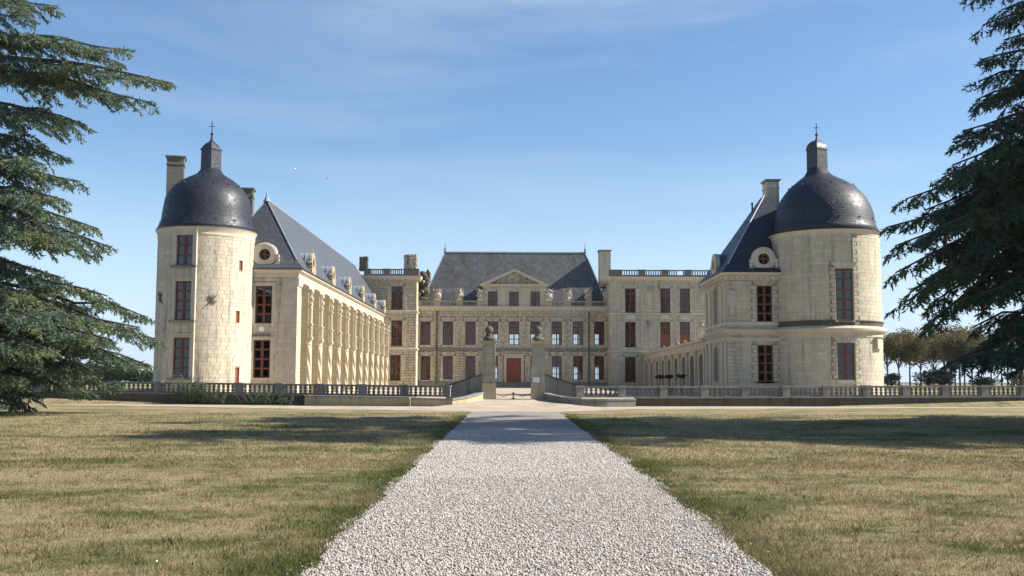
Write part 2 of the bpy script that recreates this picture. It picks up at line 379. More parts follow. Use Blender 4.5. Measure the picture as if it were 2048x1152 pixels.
M_WEED = leafmat('weed_leaf', (.12, .15, .085), (.23, .27, .17), .4)
M_HILL = plain('wooded_hill', (.06, .075, .045), .95, .4, nscale=.02)
M_WHITE = plain('white_enamel', (.78, .80, .84), .4, .02)
M_BLUE = plain('blue_print', (.30, .36, .52), .5, .02)
M_BIRD = plain('white_feather', (.7, .7, .7), .8, .05)

# ---------------------------------------------------------------- ground, paths
gx = [-3900, -600, -150, -60, -30, -12, -6, 0, 6, 12, 30, 60, 150, 600, 3900]
gy = [-60, 0, 10, 20, 30, 40, 46, 50, 58, 65.2, 66.4, 70, 90, 134, 200, 400, 1000, 3000, 3700]
mb = MB(); mb.add([(x, y, gz(y)) for y in gy for x in gx], [(j * len(gx) + i, j * len(gx) + i + 1, (j + 1) * len(gx) + i + 1, (j + 1) * len(gx) + i) for j in range(len(gy) - 1) for i in range(len(gx) - 1)])
tag(mb.build('ground', M_GROUND), kind='structure')
PCX, PHW = .27, 2.14
def edge_n(y, s): return .07 * math.sin(y * 1.3 + s) + .035 * math.sin(y * 3.7 + 2 * s) + .02 * math.sin(y * 9.1 + s * 5)
mb = MB(); ys = [-8 + .2 * i for i in range(int((51.5 + 8) / .2) + 1)]
for y in ys: mb.v += [(PCX - PHW + edge_n(y, 1), y, gz(y) + .012), (PCX, y, gz(y) + .022), (PCX + PHW + edge_n(y, 4), y, gz(y) + .012)]
mb.f = [(3 * k + i, 3 * k + i + 1, 3 * k + 4 + i, 3 * k + 3 + i) for k in range(len(ys) - 1) for i in (0, 1)]
tag(mb.build('gravel_path', M_GRAVEL), kind='structure')
upper = [(-200, 802), (60, 804), (340, 808), (600, 812), (820, 813), (900, 810), (968, 808), (1088, 808), (1130, 809), (1200, 811), (1270, 813), (1500, 813), (1800, 812.5), (2300, 811)]
lower = [(-200, 803), (60, 807), (340, 813), (600, 818), (820, 821), (940, 823), (968, 825), (1088, 825), (1130, 823.5), (1200, 821), (1270, 819), (1500, 818), (1800, 816.5), (2300, 814)]
mb = MB()
for a, b in zip(upper, lower):
    for p in (gp(*a), gp(*b)):
        y = min(p.y, 65.1); mb.v.append((p.x * y / p.y, y, gz(y) + .008))
mb.f = [(2 * k, 2 * k + 1, 2 * k + 3, 2 * k + 2) for k in range(len(upper) - 1)]
tag(mb.build('cross_path', M_SAND), kind='structure')
mb = MB(); rmp = [(57, 5.6, .366), (59.5, 4.8, .40), (61.5, 3.75, .47), (63.2, 2.6, .60), (65, 2.0, .76), (66.4, 2.0, .775), (68, 2.0, .79)]
for y, h, z in rmp: mb.v += [(.25 - h, y, z), (.25 + h, y, z)]
mb.f = [(2 * k, 2 * k + 1, 2 * k + 3, 2 * k + 2) for k in range(len(rmp) - 1)]
tag(mb.build('entrance_ramp', M_SAND), kind='structure')
mb = MB(); cyy = [66.4, 70, 74, 90, 134, 150]
for y in cyy: mb.v += [(-40, y, gz(y) + .006), (34, y, gz(y) + .006)]
mb.f = [(2 * k, 2 * k + 1, 2 * k + 3, 2 * k + 2) for k in range(len(cyy) - 1)]
tag(mb.build('courtyard', M_SAND), kind='structure')

# ---------------------------------------------------------------- building toolkit
def flat(M): return lambda u, v, d: M @ Vector((u, d, v))
def cylmap(cx, cy_, r): return lambda u, v, d: Vector((cx + (r - d) * math.sin(u / r), cy_ - (r - d) * math.cos(u / r), v))
def cuts(a, b, extra, step):
    s_ = sorted({round(x, 5) for x in [a, b] + [e for e in extra if a < e < b]}); o = [s_[0]]
    for x, y in zip(s_, s_[1:]):
        n = max(1, math.ceil((y - x) / step)); o += [x + (y - x) * k / n for k in range(1, n + 1)]
    return o
def wall(parent, name, mp_, u0, u1, v0, v1, ops, mat, reveal=.35, step=1e9, cyl=None):
    us = cuts(u0, u1, [o[0] for o in ops] + [o[1] for o in ops], step); vs_ = cuts(v0, v1, [o[2] for o in ops] + [o[3] for o in ops], 1e9)
    mb = MB(); mb.v = [tuple(mp_(u, v, 0)) for v in vs_ for u in us]; n = len(us)
    for j in range(len(vs_) - 1):
        for i in range(n - 1):
            cu, cv = (us[i] + us[i + 1]) / 2, (vs_[j] + vs_[j + 1]) / 2
            if any(o[0] < cu < o[1] and o[2] < cv < o[3] for o in ops): continue
            mb.f.append((j * n + i, j * n + i + 1, (j + 1) * n + i + 1, (j + 1) * n + i))
    for a, b, c, d in ops:
        q = [mp_(a, c, 0), mp_(b, c, 0), mp_(b, d, 0), mp_(a, d, 0)]; w = [mp_(a, c, reveal), mp_(b, c, reveal), mp_(b, d, reveal), mp_(a, d, reveal)]
        for k in range(4): mb.add([q[k], q[(k + 1) % 4], w[(k + 1) % 4], w[k]], [(0, 3, 2, 1)])
    return mb.build(name, mat, parent, cyl=cyl, fix=False, smooth=False)
BC = {}
def block_mesh(l, h, proud, gap, rr, mat, seg):
    key = (round(l, 3), round(h, 3), proud, gap, rr and round(rr, 2), mat.name, seg)
    if key in BC: return BC[key]
    mb = MB(); c = min(.02, proud * .4); a, b, z0, z1 = -l / 2 + gap / 2, l / 2 - gap / 2, gap / 2, h - gap / 2
    us = [a + (b - a) * k / seg for k in range(seg + 1)]; us2 = [a + c + (b - a - 2 * c) * k / seg for k in range(seg + 1)]
    def P(u, y, z): return (((rr + y) * math.sin(u / rr), rr - (rr + y) * math.cos(u / rr), z) if rr else (u, -y, z))
    n = seg + 1
    rows = [[P(u, -.01, z0) for u in us], [P(u, proud - c, z0) for u in us], [P(u, proud, z0 + c) for u in us2],
            [P(u, proud, z1 - c) for u in us2], [P(u, proud - c, z1) for u in us], [P(u, -.01, z1) for u in us]]
    mb.v = [p for r_ in rows for p in r_]
    for k in range(5):
        for i in range(seg): mb.f.append((k * n + i, k * n + i + 1, (k + 1) * n + i + 1, (k + 1) * n + i))
    mb.f.append((0, n, 2 * n, 3 * n, 4 * n, 5 * n)); mb.f.append(tuple(k * n + seg for k in (5, 4, 3, 2, 1, 0)))
    me = mb.mesh('stone_block', mat, fix=False); BC[key] = (me, mb); return BC[key]
def blocks(parent, frame, u0, u1, v0, v1, ops, ch, bw, mat, proud=.03, gap=.022, rr=None, limit=300, name='stone_block', jit=.006, seg=1, pick=None, stuffname='stone_blocks'):
    """courses of ashlar on a flat (frame matrix) or round (frame at the axis, rr) wall; the first `limit` as objects, the rest joined"""
    todo = []; nc = max(1, round((v1 - v0) / ch)); h = (v1 - v0) / nc
    for k in range(nc):
        z = v0 + k * h; zc = z + h / 2; u = u0 - (bw * (.5 if k % 2 else 0)) - random.random() * bw * .2; e = []
        while u < u1: e.append(u); u += bw * random.choice((.8, 1, 1, 1.2))
        e.append(u); iv = [(max(a, u0), min(b, u1)) for a, b in zip(e, e[1:])]
        for o in ops:
            if o[2] < zc < o[3]:
                nv = []
                for a, b in iv:
                    if b <= o[0] or a >= o[1]: nv.append((a, b))
                    else:
                        if a < o[0]: nv.append((a, o[0]))
                        if b > o[1]: nv.append((o[1], b))
                iv = nv
        for a, b in iv:
            if b - a > .1: todo.append(((a + b) / 2, b - a, z))
    if pick: todo.sort(key=pick)
    st = MB()
    for i, (uc, l, z) in enumerate(todo):
        l = round(l / .06) * .06 if abs(l - bw) < .02 else l
        me, src = block_mesh(l, h, proud, gap, rr, mat, seg); dr = random.uniform(-jit, jit)
        if rr: M = frame @ RZ(uc / rr) @ T(0, -rr - dr, z)
        else: M = frame @ T(uc, -dr, z)
        if i < limit: obj(name, me, parent, M)
        else: st.add(src.v, src.f, M)
    if st.v: tag(st.build(stuffname, mat, parent, fix=False), kind='stuff')
WC = {}
def window(parent, M, w, h, cols=2, rows=4, panes=True, back=None, sill=None, bar=.075, mid=.13, mat=None, label=None, heavy=None):
    """M: bottom centre of the opening, -y outward. frame > pane, blind, sill"""
    mat = mat or M_WOOD; key = (round(w, 2), round(h, 2), cols, rows, panes, bar, mid, heavy, mat.name)
    if key not in WC:
        w, h = key[0], key[1]; mb = MB(); o = .085
        mb.box(-w / 2, -w / 2 + o, -.03, .05, 0, h); mb.box(w / 2 - o, w / 2, -.03, .05, 0, h)
        mb.box(-w / 2 + o, w / 2 - o, -.03, .05, 0, o); mb.box(-w / 2 + o, w / 2 - o, -.03, .05, h - o, h)
        xs = [-w / 2 + o] + [-w / 2 + w * k / cols for k in range(1, cols)] + [w / 2 - o]; zs = [o] + [h * k / rows for k in range(1, rows)] + [h - o]
        for k in range(1, cols): mb.box(xs[k] - mid / 2, xs[k] + mid / 2, -.04, .045, o, h - o)
        for k in range(1, rows):
            t = bar * (1.7 if heavy is not None and k == heavy else 1)
            mb.box(-w / 2 + o, w / 2 - o, -.034, .04, zs[k] - t / 2, zs[k] + t / 2)
        if not panes:      # far window: thin glazing bars as well
            for k in range(cols):
                xm = (xs[k] + xs[k + 1]) / 2; mb.box(xm - .022, xm + .022, -.01, .02, o, h - o)
        fm = mb.mesh('window', mat); ps = []
        if panes:
            for i in range(cols):
                for j in range(rows):
                    a, b, c, d = xs[i], xs[i + 1], zs[j], zs[j + 1]; p = MB().box(-(b - a) / 2, (b - a) / 2, .008, .014, 0, d - c).mesh('pane', M_GLASS); ps.append((p, (a + b) / 2, c))
        else: ps.append((MB().box(-w / 2 + o, w / 2 - o, .022, .028, o, h - o).mesh('pane', M_GLASS), 0, 0))
        WC[key] = (fm, ps)
    fm, ps = WC[key]; o = obj('window', fm, parent, M)
    if label: o['label'] = label
    for p, x, z in ps: obj('pane', p, o, M @ T(x, 0, z))
    if back:
        bm_, a, b = back; obj('blind', MB().box(-w / 2, w / 2, .14, .16, h * a, h * b).mesh('blind', bm_), o, M)
    if sill: obj('sill', MB().box(-w / 2 - .12, w / 2 + .12, -sill[0], sill[1], -.14, -.004).mesh('sill', M_TRIM), o, M)
    return o
def surround(parent, M, w, h, t=.22, proud=.06, mat=None):
    mb = MB(); mb.box(-w / 2 - t, -w / 2 - .003, -proud, .02, 0, h + t); mb.box(w / 2 + .003, w / 2 + t, -proud, .02, 0, h + t); mb.box(-w / 2 - .003, w / 2 + .003, -proud, .02, h + .003, h + t)
    return obj('window_surround', mb.mesh('window_surround', mat or M_TRIM), parent, M)
def rustic(parent, M, w, h, mat, near=True, ch=.31, proud=.07, top=.5, nv=7, wide=(.52, .34)):
    """alternating quoin stones and a flat arch of wedge voussoirs round an opening"""
    n = round(h / ch); hh = h / n; st = MB()
    for k in range(n):
        for s in (-1, 1):
            l = wide[k % 2]; me, src = block_mesh(l, hh, proud, .03, None, mat, 1); m = M @ T(s * (w / 2 + l / 2 + .01), 0, k * hh)
            if near: obj('quoin', me, parent, m)
            else: st.add(src.v, src.f, m)
    a = w + .7
    for k in range(nv):
        b0, b1 = -w / 2 + w * k / nv + .012, -w / 2 + w * (k + 1) / nv - .012; t0, t1 = -a / 2 + a * k / nv + .015, -a / 2 + a * (k + 1) / nv - .015
        e = .12 if k == nv // 2 else 0
        mb = MB().prism([(b0, h + .01), (b1, h + .01), (t1, h + top + e), (t0, h + top + e)], -proud - e * .4, .0)
        if near: obj('voussoir', mb.mesh('voussoir', mat), parent, M)
        else: st.add(mb.v, mb.f, M)
    if not near: tag(st.build('window_quoins', mat, parent), kind='stuff')
def cornice(parent, path, z, prof, mat, name='cornice', closed=False):
    return MB().sweep(path, [(o, z + v) for o, v in prof], closed).build(name, mat, parent)
CORN = [(-.1, 0), (.10, 0), (.12, .14), (.22, .18), (.26, .32), (.42, .38), (.46, .55), (-.1, .55)]
STRING = [(-.1, 0), (.08, 0), (.12, .08), (.16, .1), (.16, .22), (.05, .28), (-.1, .28)]
def dentils(parent, path, z, w, h, d, gap, mat):
    st = MB()
    for a, b in zip(path, path[1:]):
        a, b = Vector(a), Vector(b); dr = (b - a).normalized(); n = Vector((dr.y, -dr.x)); L_ = (b - a).length; k = int(L_ / gap)
        for i in range(k):
            p = a + dr * (L_ * (i + .5) / k); M = Matrix(((dr.x, -n.x, 0, p.x), (dr.y, -n.y, 0, p.y), (0, 0, 1, z), (0, 0, 0, 1)))
            st.box(-w / 2, w / 2, -d, .05, 0, h, M)
    return tag(st.build('modillions', mat, parent), kind='stuff')
ICO = {}
def ico(sub):
    if sub not in ICO:
        bm = bmesh.new(); bmesh.ops.create_icosphere(bm, subdivisions=sub, radius=1); bm.verts.ensure_lookup_table()
        ICO[sub] = ([v.co.copy() for v in bm.verts], [tuple(v.index for v in f.verts) for f in bm.faces]); bm.free()
    return ICO[sub]
def lump(mb, c, rx, ry, rz, rough=.18, sub=2):
    v, f = ico(sub); ph = [random.uniform(0, 6) for _ in range(3)]
    mb.add([(c[0] + p.x * rx * (1 + rough * math.sin(5 * p.y + ph[0]) + random.uniform(-rough, rough) * .6), c[1] + p.y * ry * (1 + rough * math.sin(4 * p.z + ph[1])),
             c[2] + p.z * rz * (1 + rough * math.sin(5 * p.x + ph[2]) + random.uniform(-rough, rough) * .5)) for p in v], f)
def trophy(parent, x, y, z, w, h, mat, name='stone_trophy', dense=16):
    """weathered carved trophy of arms: a lumpy upright mass with plumes, shields and points"""
    mb = MB(); lump(mb, (x, y, z + h * .45), w * .34, w * .26, h * .46)
    for k in range(dense):
        a = random.uniform(0, 6.28); zz = random.uniform(.12, .92); rr = w * (.34 + .12 * math.sin(zz * 3.1)) * random.uniform(.6, 1)
        lump(mb, (x + math.cos(a) * rr * .9, y + math.sin(a) * rr * .6, z + h * zz), w * random.uniform(.09, .17), w * .12, h * random.uniform(.06, .13), .25, 1)
    for k in range(5):
        a = -1 + k * .5; mb.tube([(x + a * w * .25, y, z + h * .55), (x + a * w * .42, y + random.uniform(-.1, .1), z + h * random.uniform(.93, 1.04))], [w * .06, w * .03], 5)
    mb.frustum(x, y, z - .02, z + h * .14, w * .30, w * .30, w * .26, w * .26)
    return mb.build(name, mat, parent)
def finial(parent, x, y, z, h, mat, r=.12, vane=False):
    mb = MB(); mb.lathe([(r * 1.5, 0), (r * .8, h * .12), (r * .45, h * .3), (r * 1.0, h * .36), (r * 1.0, h * .40), (r * .35, h * .45), (r * .3, h * .6), (r * .25, h)], 8, T(x, y, z))
    if vane:
        mb.box(x - .28, x + .28, y - .012, y + .012, z + h * .74, z + h * .76); mb.box(x - .012, x + .012, y - .2, y + .2, z + h * .74, z + h * .76)
        mb.lathe([(.02, 0), (.06, .05), (.02, .1)], 6, T(x, y, z + h * .86))
    return mb.build('finial', mat, parent)
def chimney(parent, x, y, z0, z1, a, b, mat, cap=.12, name='chimney', rot=0):
    c = MB(); M = T(x, y, 0) @ RZ(rot)
    c.box(-a, a, -b, b, z0, z1 - .22, M); o = c.build(name, mat, parent)
    k = MB(); k.frustum(0, 0, z1 - .22, z1 - .08, a, b, a + cap, b + cap, M); k.box(-a - cap - .02, a + cap + .02, -b - cap - .02, b + cap + .02, z1 - .08, z1, M); k.build('chimney_cap', M_GREY, o)
    k = MB(); k.box(-a - .05, a + .05, -b - .05, b + .05, z1 - .75, z1 - .62, M); k.build('chimney_band', mat, o); return o
def dormer(parent, M, Ro, ri, base_h, depth, stretch=1.0, lead=True, smat=None):
    """stone oculus dormer; M at bottom centre of the face, -y outward"""
    smat = smat or M_TRIM; N = 28; cz = base_h + Ro * stretch * .72; mb = MB(); t = .35 if Ro > .8 else .2
    outer, inner = [], []
    for k in range(N):
        a = 2 * math.pi * k / N; outer.append((Ro * math.cos(a), cz + Ro * stretch * math.sin(a))); inner.append((ri * math.cos(a), cz + ri * stretch * math.sin(a)))
    v = [(x, 0, z) for x, z in outer] + [(x, -.05, z) for x, z in [((o[0] + i[0]) / 2 + (o[0] - i[0]) * .2, (o[1] + i[1]) / 2 + (o[1] - i[1]) * .2) for o, i in zip(outer, inner)]] + [(x, -.03, z) for x, z in inner] + [(x, t, z) for x, z in inner] + [(x, t, z) for x, z in outer]
    f = [(r_ * N + k, r_ * N + (k + 1) % N, ((r_ + 1) % 5) * N + (k + 1) % N, ((r_ + 1) % 5) * N + k) for r_ in range(5) for k in range(N)]
    mb.add(v, f)
    mb.box(-Ro * .98, Ro * .98, .02, t, 0, base_h + .05); mb.box(-Ro * 1.08, Ro * 1.08, -.08, t, -.12, .1)
    for s in (-1, 1):      # scrolls
        for k, (dx, dz, rr) in enumerate(((1.02, .28, .20), (1.06, .62, .13), (1.0, .95, .17))): mb.lathe([(rr, -.06), (rr, .25)], 12, T(s * Ro * dx, 0, dz * Ro * stretch) @ Matrix.Rotation(R(-90), 4, 'X'))
    o = obj('dormer', mb.mesh('dormer', smat), parent, M)
    k = MB(); n = 14; rr = Ro * .97
    arc = [(rr * math.cos(math.pi * i / n), cz + rr * stretch * math.sin(math.pi * i / n)) for i in range(n + 1)]
    k.v = [(x, t * .6, z) for x, z in arc] + [(x, depth, z) for x, z in arc]; k.f = [(i, i + 1, n + 2 + i, n + 1 + i) for i in range(n)]
    k.add([(rr, t * .6, -.1), (rr, depth, -.1), (rr, depth, cz), (rr, t * .6, cz)], [(0, 1, 2, 3)]); k.add([(-rr, t * .6, -.1), (-rr, depth, -.1), (-rr, depth, cz), (-rr, t * .6, cz)], [(3, 2, 1, 0)])
    obj('dormer_roof', k.mesh('dormer_roof', M_LEAD if lead else M_SLATE), o, M)
    if lead:
        for q in (t + .35, t + .8, t + 1.25):
            if q < depth - .2:
                rb = MB(); rb.tube([((rr + .015) * math.cos(math.pi * i / n), q, cz + (rr + .015) * stretch * math.sin(math.pi * i / n)) for i in range(n + 1)], .03, 5); obj('lead_roll', rb.mesh('lead_roll', M_LEAD), o, M)
    w = MB(); N2 = 20
    vv = []
    for r_ in (1.0, .84):
        vv += [(ri * r_ * math.cos(6.2832 * q / N2), .12, cz + ri * r_ * stretch * math.sin(6.2832 * q / N2)) for q in range(N2)]
    w.add(vv, [(q, (q + 1) % N2, N2 + (q + 1) % N2, N2 + q) for q in range(N2)])
    w.box(-.05, .05, .09, .14, cz - ri * stretch * .9, cz + ri * stretch * .9); w.box(-ri * .9, ri * .9, .095, .135, cz - .05, cz + .05)
    obj('oculus_frame', w.mesh('oculus_frame', M_WOOD), o, M)
    gl = MB(); gl.v = [(ri * math.cos(6.2832 * q / N2), .15, cz + ri * stretch * math.sin(6.2832 * q / N2)) for q in range(N2)]; gl.f = [tuple(range(N2))]
    obj('oculus_glass', gl.mesh('oculus_glass', M_GLASS), o, M)
    bk = MB(); bk.box(-rr * .96, rr * .96, t + .02, t + .05, 0, cz + rr * .5); obj('oculus_back', bk.mesh('oculus_back', M_IN), o, M)
    return o
BALC = {}
def baluster_mesh(h, r, mat, n=10):
    key = (round(h, 3), r, mat.name, n)
    if key not in BALC:
        pr = [(.9, 0), (.9, .07), (.5, .10), (.62, .16), (1.0, .27), (.95, .34), (.55, .46), (.42, .5), (.55, .54), (.95, .66), (1.0, .73), (.62, .84), (.5, .9), (.9, .93), (.9, 1)]
        BALC[key] = MB().lathe([(a * r, b * h) for a, b in pr], n).mesh('baluster', mat, smooth=True)
    return BALC[key]
def balustrade(parent, A, B, z0, z1, nb, per, mat, post=.22, rail=.12, thick=.16, ends=(True, True), br=None, skip=(), dz=0.0):
    """plinth, rail, posts and single balusters between A and B (x,y)"""
    A, B = Vector(A), Vector(B); d = (B - A); L_ = d.length; d.normalize(); ang = math.atan2(d.y, d.x); M0 = T(A.x, A.y, 0) @ RZ(ang) @ Matrix(((1, 0, 0, 0), (0, 1, 0, 0), (dz / L_, 0, 1, 0), (0, 0, 0, 1)))
    H = z1 - z0; pl = H * .16; MB().box(0, L_, -thick, thick, z0, z0 + pl, M0).build('plinth', mat, parent)
    step = L_ / nb; hb = H - pl - rail
    for k in range(nb + 1):
        if (k == 0 and not ends[0]) or (k == nb and not ends[1]): continue
        p = MB(); x = k * step; p.box(x - post, x + post, -thick - .02, thick + .02, z0 + .002, z1 + .01, M0); p.box(x - post - .03, x + post + .03, -thick - .06, thick + .06, z1 - rail * .9, z1 + .035, M0); p.build('post', mat, parent)
    for k in range(nb):
        a, b = k * step + post, (k + 1) * step - post
        MB().box(a, b, -thick - .03, thick + .03, z1 - rail, z1, M0).build('rail', mat, parent)
        g = (b - a) / per; r_ = br or g * .34
        for i in range(per):
            if (k, i) in skip: continue
            obj('baluster', baluster_mesh(hb, round(r_, 3), mat), parent, M0 @ T(a + g * (i + .5), 0, z0 + pl))

# ---------------------------------------------------------------- round towers
def tower_hit(px, py, C, r):
    d = ray(px, py); d2 = Vector((d.x, d.y)); o = Vector((-C[0], -C[1])); a = d2.dot(d2); b = 2 * o.dot(d2); c = o.dot(o) - r * r
    t = (-b - math.sqrt(max(0, b * b - 4 * a * c))) / (2 * a); p = CAMP + d * t
    return math.atan2(p.x - C[0], -(p.y - C[1])), p.z
def hiproof(parent, x0, x1, y0, y1, z0, z1, ry0, ry1, rx, mat, kick=(.55, .55), name='roof', along='y', rx1=None):
    a, b = kick; mb = MB()
    ring = lambda i, z: [(x0 + i, y0 + i, z), (x1 - i, y0 + i, z), (x1 - i, y1 - i, z), (x0 + i, y1 - i, z)]
    mb.v = ring(0, z0) + ring(a, z0 + b)
    if along == 'y': mb.v += [(rx, ry0, z1), (rx, ry1, z1)]; top = [(4, 5, 8), (5, 6, 9, 8), (6, 7, 9), (7, 4, 8, 9)]
    else: mb.v += [(rx, ry0, z1), (rx1, ry0, z1)]; top = [(4, 5, 9, 8), (5, 6, 9), (6, 7, 8, 9), (7, 4, 8)]
    mb.f = [(i, (i + 1) % 4, 4 + (i + 1) % 4, 4 + i) for i in range(4)] + top + [(3, 2, 1, 0)]
    return mb.build(name, mat, parent)

CT = (-22.75, 77.6); RT = 3.47
lt = thing('round_tower', (CT[0], CT[1], gz(77)), 'slimmer round limestone tower with slate dome and three stacked red windows, left of the courtyard', 'tower', 'domed towers of the castle')
zT = zat(466, 77.6, 408); SC = .03554
zb = gz(77) - .2
# window bay (flat strip) and slit openings
bay_a = tower_hit(366, 600, CT, RT)[0]; Mb = T(CT[0], CT[1], 0) @ RZ(bay_a)
wins = []
for (x0, x1, y0, y1) in ((355, 389, 467, 530), (351, 385, 562, 640), (347, 381, 675, 756)):
    zA, zB = tower_hit((x0 + x1) / 2, y1, CT, RT)[1], tower_hit((x0 + x1) / 2, y0, CT, RT)[1]; wins.append((zA, zB))
ww, bw2 = 1.26, .93
slits = []
for (x, y0, y1, w) in ((482, 518, 541, .34), (475.5, 621, 646, .36), (474.5, 735, 768, .40)):
    a, z1_ = tower_hit(x, y0, CT, RT); z0_ = tower_hit(x, y1, CT, RT)[1]; slits.append((a, w, z0_, z1_))
ops = [(bay_a * RT - ww / 2, bay_a * RT + ww / 2, a, b) for a, b in wins] + [(a * RT - w / 2, a * RT + w / 2, z0_, z1_) for a, w, z0_, z1_ in slits]
wall(lt, 'wall', cylmap(CT[0], CT[1], RT), -math.pi * RT, math.pi * RT, zb, zT, ops, M_MORTAR, .4, .45, cyl=(CT[0], CT[1], RT))
bops = [(bay_a * RT - bw2, bay_a * RT + bw2, zb - 1, zT + 1)] + ops[3:]
va = math.atan2(-CT[0], CT[1])
blocks(lt, T(CT[0], CT[1], 0), -1.2 * RT, 1.75 * RT, zb, zT, bops, .285,   .62, M_STONE, .016, .008, RT, 300, pick=lambda t: abs(t[0] / RT - va), seg=2)
zz = [zb] + [v for w in wins[::-1] for v in w] + [zT]
jb = MB()
for s in (-1, 1): jb.box(min(s * ww / 2, s * bw2), max(s * ww / 2, s * bw2), -RT - .06, -RT + .3, zb, zT - .02, Mb)
jb.build('window_bay', M_TRIM, lt)
for k in range(0, len(zz), 2):
    if zz[k + 1] - zz[k] < .12: continue
    MB().box(-ww / 2 + .002, ww / 2 - .002, -RT - .03, -RT + .25, zz[k] + .002, zz[k + 1] - .002, Mb).build('spandrel', M_TRIM, lt)
    if k in (2, 4):
        p = MB(); m_ = (zz[k] + zz[k + 1]) / 2; p.box(-ww / 2 + .12, ww / 2 - .12, -RT - .075, -RT + .1, m_ - .28, m_ + .28, Mb); p.build('panel', M_STONE, lt)
for k, (a, b) in enumerate(wins):
    window(lt, Mb @ T(0, -RT + .16, a), ww - .01, b - a, 2, 4 if k == 2 else (3 if k == 0 else 4), True, back=(M_BLIND, 0, .74 if k == 1 else .62) if k < 2 else None, mid=.19, bar=.13)
    s_ = MB(); s_.box(-bw2 - .04, bw2 + .04, -RT - .17, -RT + .1, a - .16, a - .003, Mb); s_.build('sill', M_GREY, lt)
    s_ = MB(); s_.box(-bw2 - .02, bw2 + .02, -RT - .12, -RT + .1, b + .18, b + .30, Mb); s_.build('lintel', M_TRIM, lt) if k else None
for k, (a, w, z0_, z1_) in enumerate(slits):
    o = MB().box(-w / 2, w / 2, -RT + .10, -RT + .16, z0_, z1_, T(CT[0], CT[1], 0) @ RZ(a)).build('slit_shutter', M_DOOR, lt)
for px, py in ((321, 596), (425, 600)):     # iron wall ties
    a, z = tower_hit(px, py, CT, RT); M = T(CT[0], CT[1], z) @ RZ(a) @ T(0, -RT - .05, 0); m_ = MB()
    s = 1 if px > 400 else -1
    m_.tube([(-.42 * s, 0, -.42), (.28 * s, -.03, .36)], .035, 6, M); m_.tube([(-.05 * s, 0, -.3), (-.1 * s, -.02, .15), (.12 * s, 0, .42)], .025, 6, M)
    m_.tube([(-.3 * s, 0, .2), (0, -.03, .02), (.3 * s, 0, -.12)], .03, 6, M); m_.tube([(-.22 * s, 0, .36), (.05 * s, -.02, .1), (.1 * s, 0, -.3)], .025, 6, M)
    m_.build('iron_wall_tie', M_RUST, lt)
MB().lathe([(RT - .1, zT - .62), (RT + .04, zT - .62), (RT + .06, zT - .5), (RT + .03, zT - .42), (RT + .06, zT - .3), (RT + .13, zT - .14), (RT + .2, zT - .02), (RT - .1, zT - .02)], 72, T(CT[0], CT[1], 0)).build('eaves_cornice', M_TRIM, lt, smooth=False, cyl=(CT[0], CT[1], RT))
def dome(parent, C, Yc, pcx, prof, sc_, lant, mat, edge_ang, capprof, fin):
    pts = [(h * sc_, zat(y, Yc, pcx), dx) for h, y, dx in prof]
    o = MB().lathe([(pts[0][0] - .25, pts[0][1] - .02, 0)] + pts, 80, T(C[0], C[1], 0)).build('dome', mat, parent, smooth=True, cyl=(C[0], C[1], 3.4))
    # drip edge and roof hooks
    MB().lathe([(pts[0][0] - .2, pts[0][1] - .07), (pts[0][0] + .03, pts[0][1] - .05), (pts[0][0] + .03, pts[0][1] + .03), (pts[0][0] - .1, pts[0][1] + .05)], 80, T(C[0], C[1], 0), cap=False).build('drip_edge', M_PIPE, o)
    hk = MB()
    for lev in (2, 7):
        for k in range(14):
            a = 2 * math.pi * k / 14; r_, z, dx = pts[lev]; hk.box(-.03, .03, -.07, .02, 0, .10, T(C[0] + dx + math.sin(a) * r_, C[1] - math.cos(a) * r_, z) @ RZ(a))
    tag(hk.build('roof_hooks', M_PIPE, o), kind='stuff')
    y0, y1, hp, dx = lant; z0, z1 = zat(y0, Yc, pcx), zat(y1, Yc, pcx); X = C[0] + dx; r_ = hp * sc_
    la = MB().lathe([(r_ * 1.45, z0 - .55), (r_ * 1.12, z0 - .18), (r_, z0 + .1), (r_ * .98, z1)], 4, T(X, C[1], 0), phase=edge_ang).build('lantern', M_LANT, parent)
    MB().lathe([(a * sc_, zat(y, Yc, pcx)) for a, y in capprof], 4, T(X, C[1], 0), phase=edge_ang).build('lantern_cap', M_LANT, la)
    zf0, zf1 = zat(fin[0], Yc, pcx), zat(fin[1], Yc, pcx); finial(la, X, C[1], zf0 - .1, zf1 - zf0, M_IRON, .12, True)
    return o
dome(lt, CT, 77.6, 408, [(102.5, 465, 0), (99, 458, 0), (95, 450, 0), (93, 442, 0), (91, 425, 0), (87, 402, 0), (80, 388, 0), (70, 376, .0), (58, 366, .04), (45, 358, .08), (34, 353, .11), (27, 348, .13), (21, 340, .14)], SC,
     (349, 301, 21, .14), M_DOME, math.atan2(-.96, .28), [(19, 302), (23, 301), (23, 299.5), (20, 296), (14, 289), (6, 284), (2.5, 280), (1.5, 272)], (281, 240))
chimney(lt, at(350, 350, 84).x, 84.2, zat(430, 84, 350), zat(314, 84, 350), .66, .75, M_CHIM, rot=R(14))
chimney(lt, at(494, 400, 84.3).x, 84.5, zat(470, 84, 494), zat(376, 84, 494), .46, .62, M_CHIM, rot=R(8))

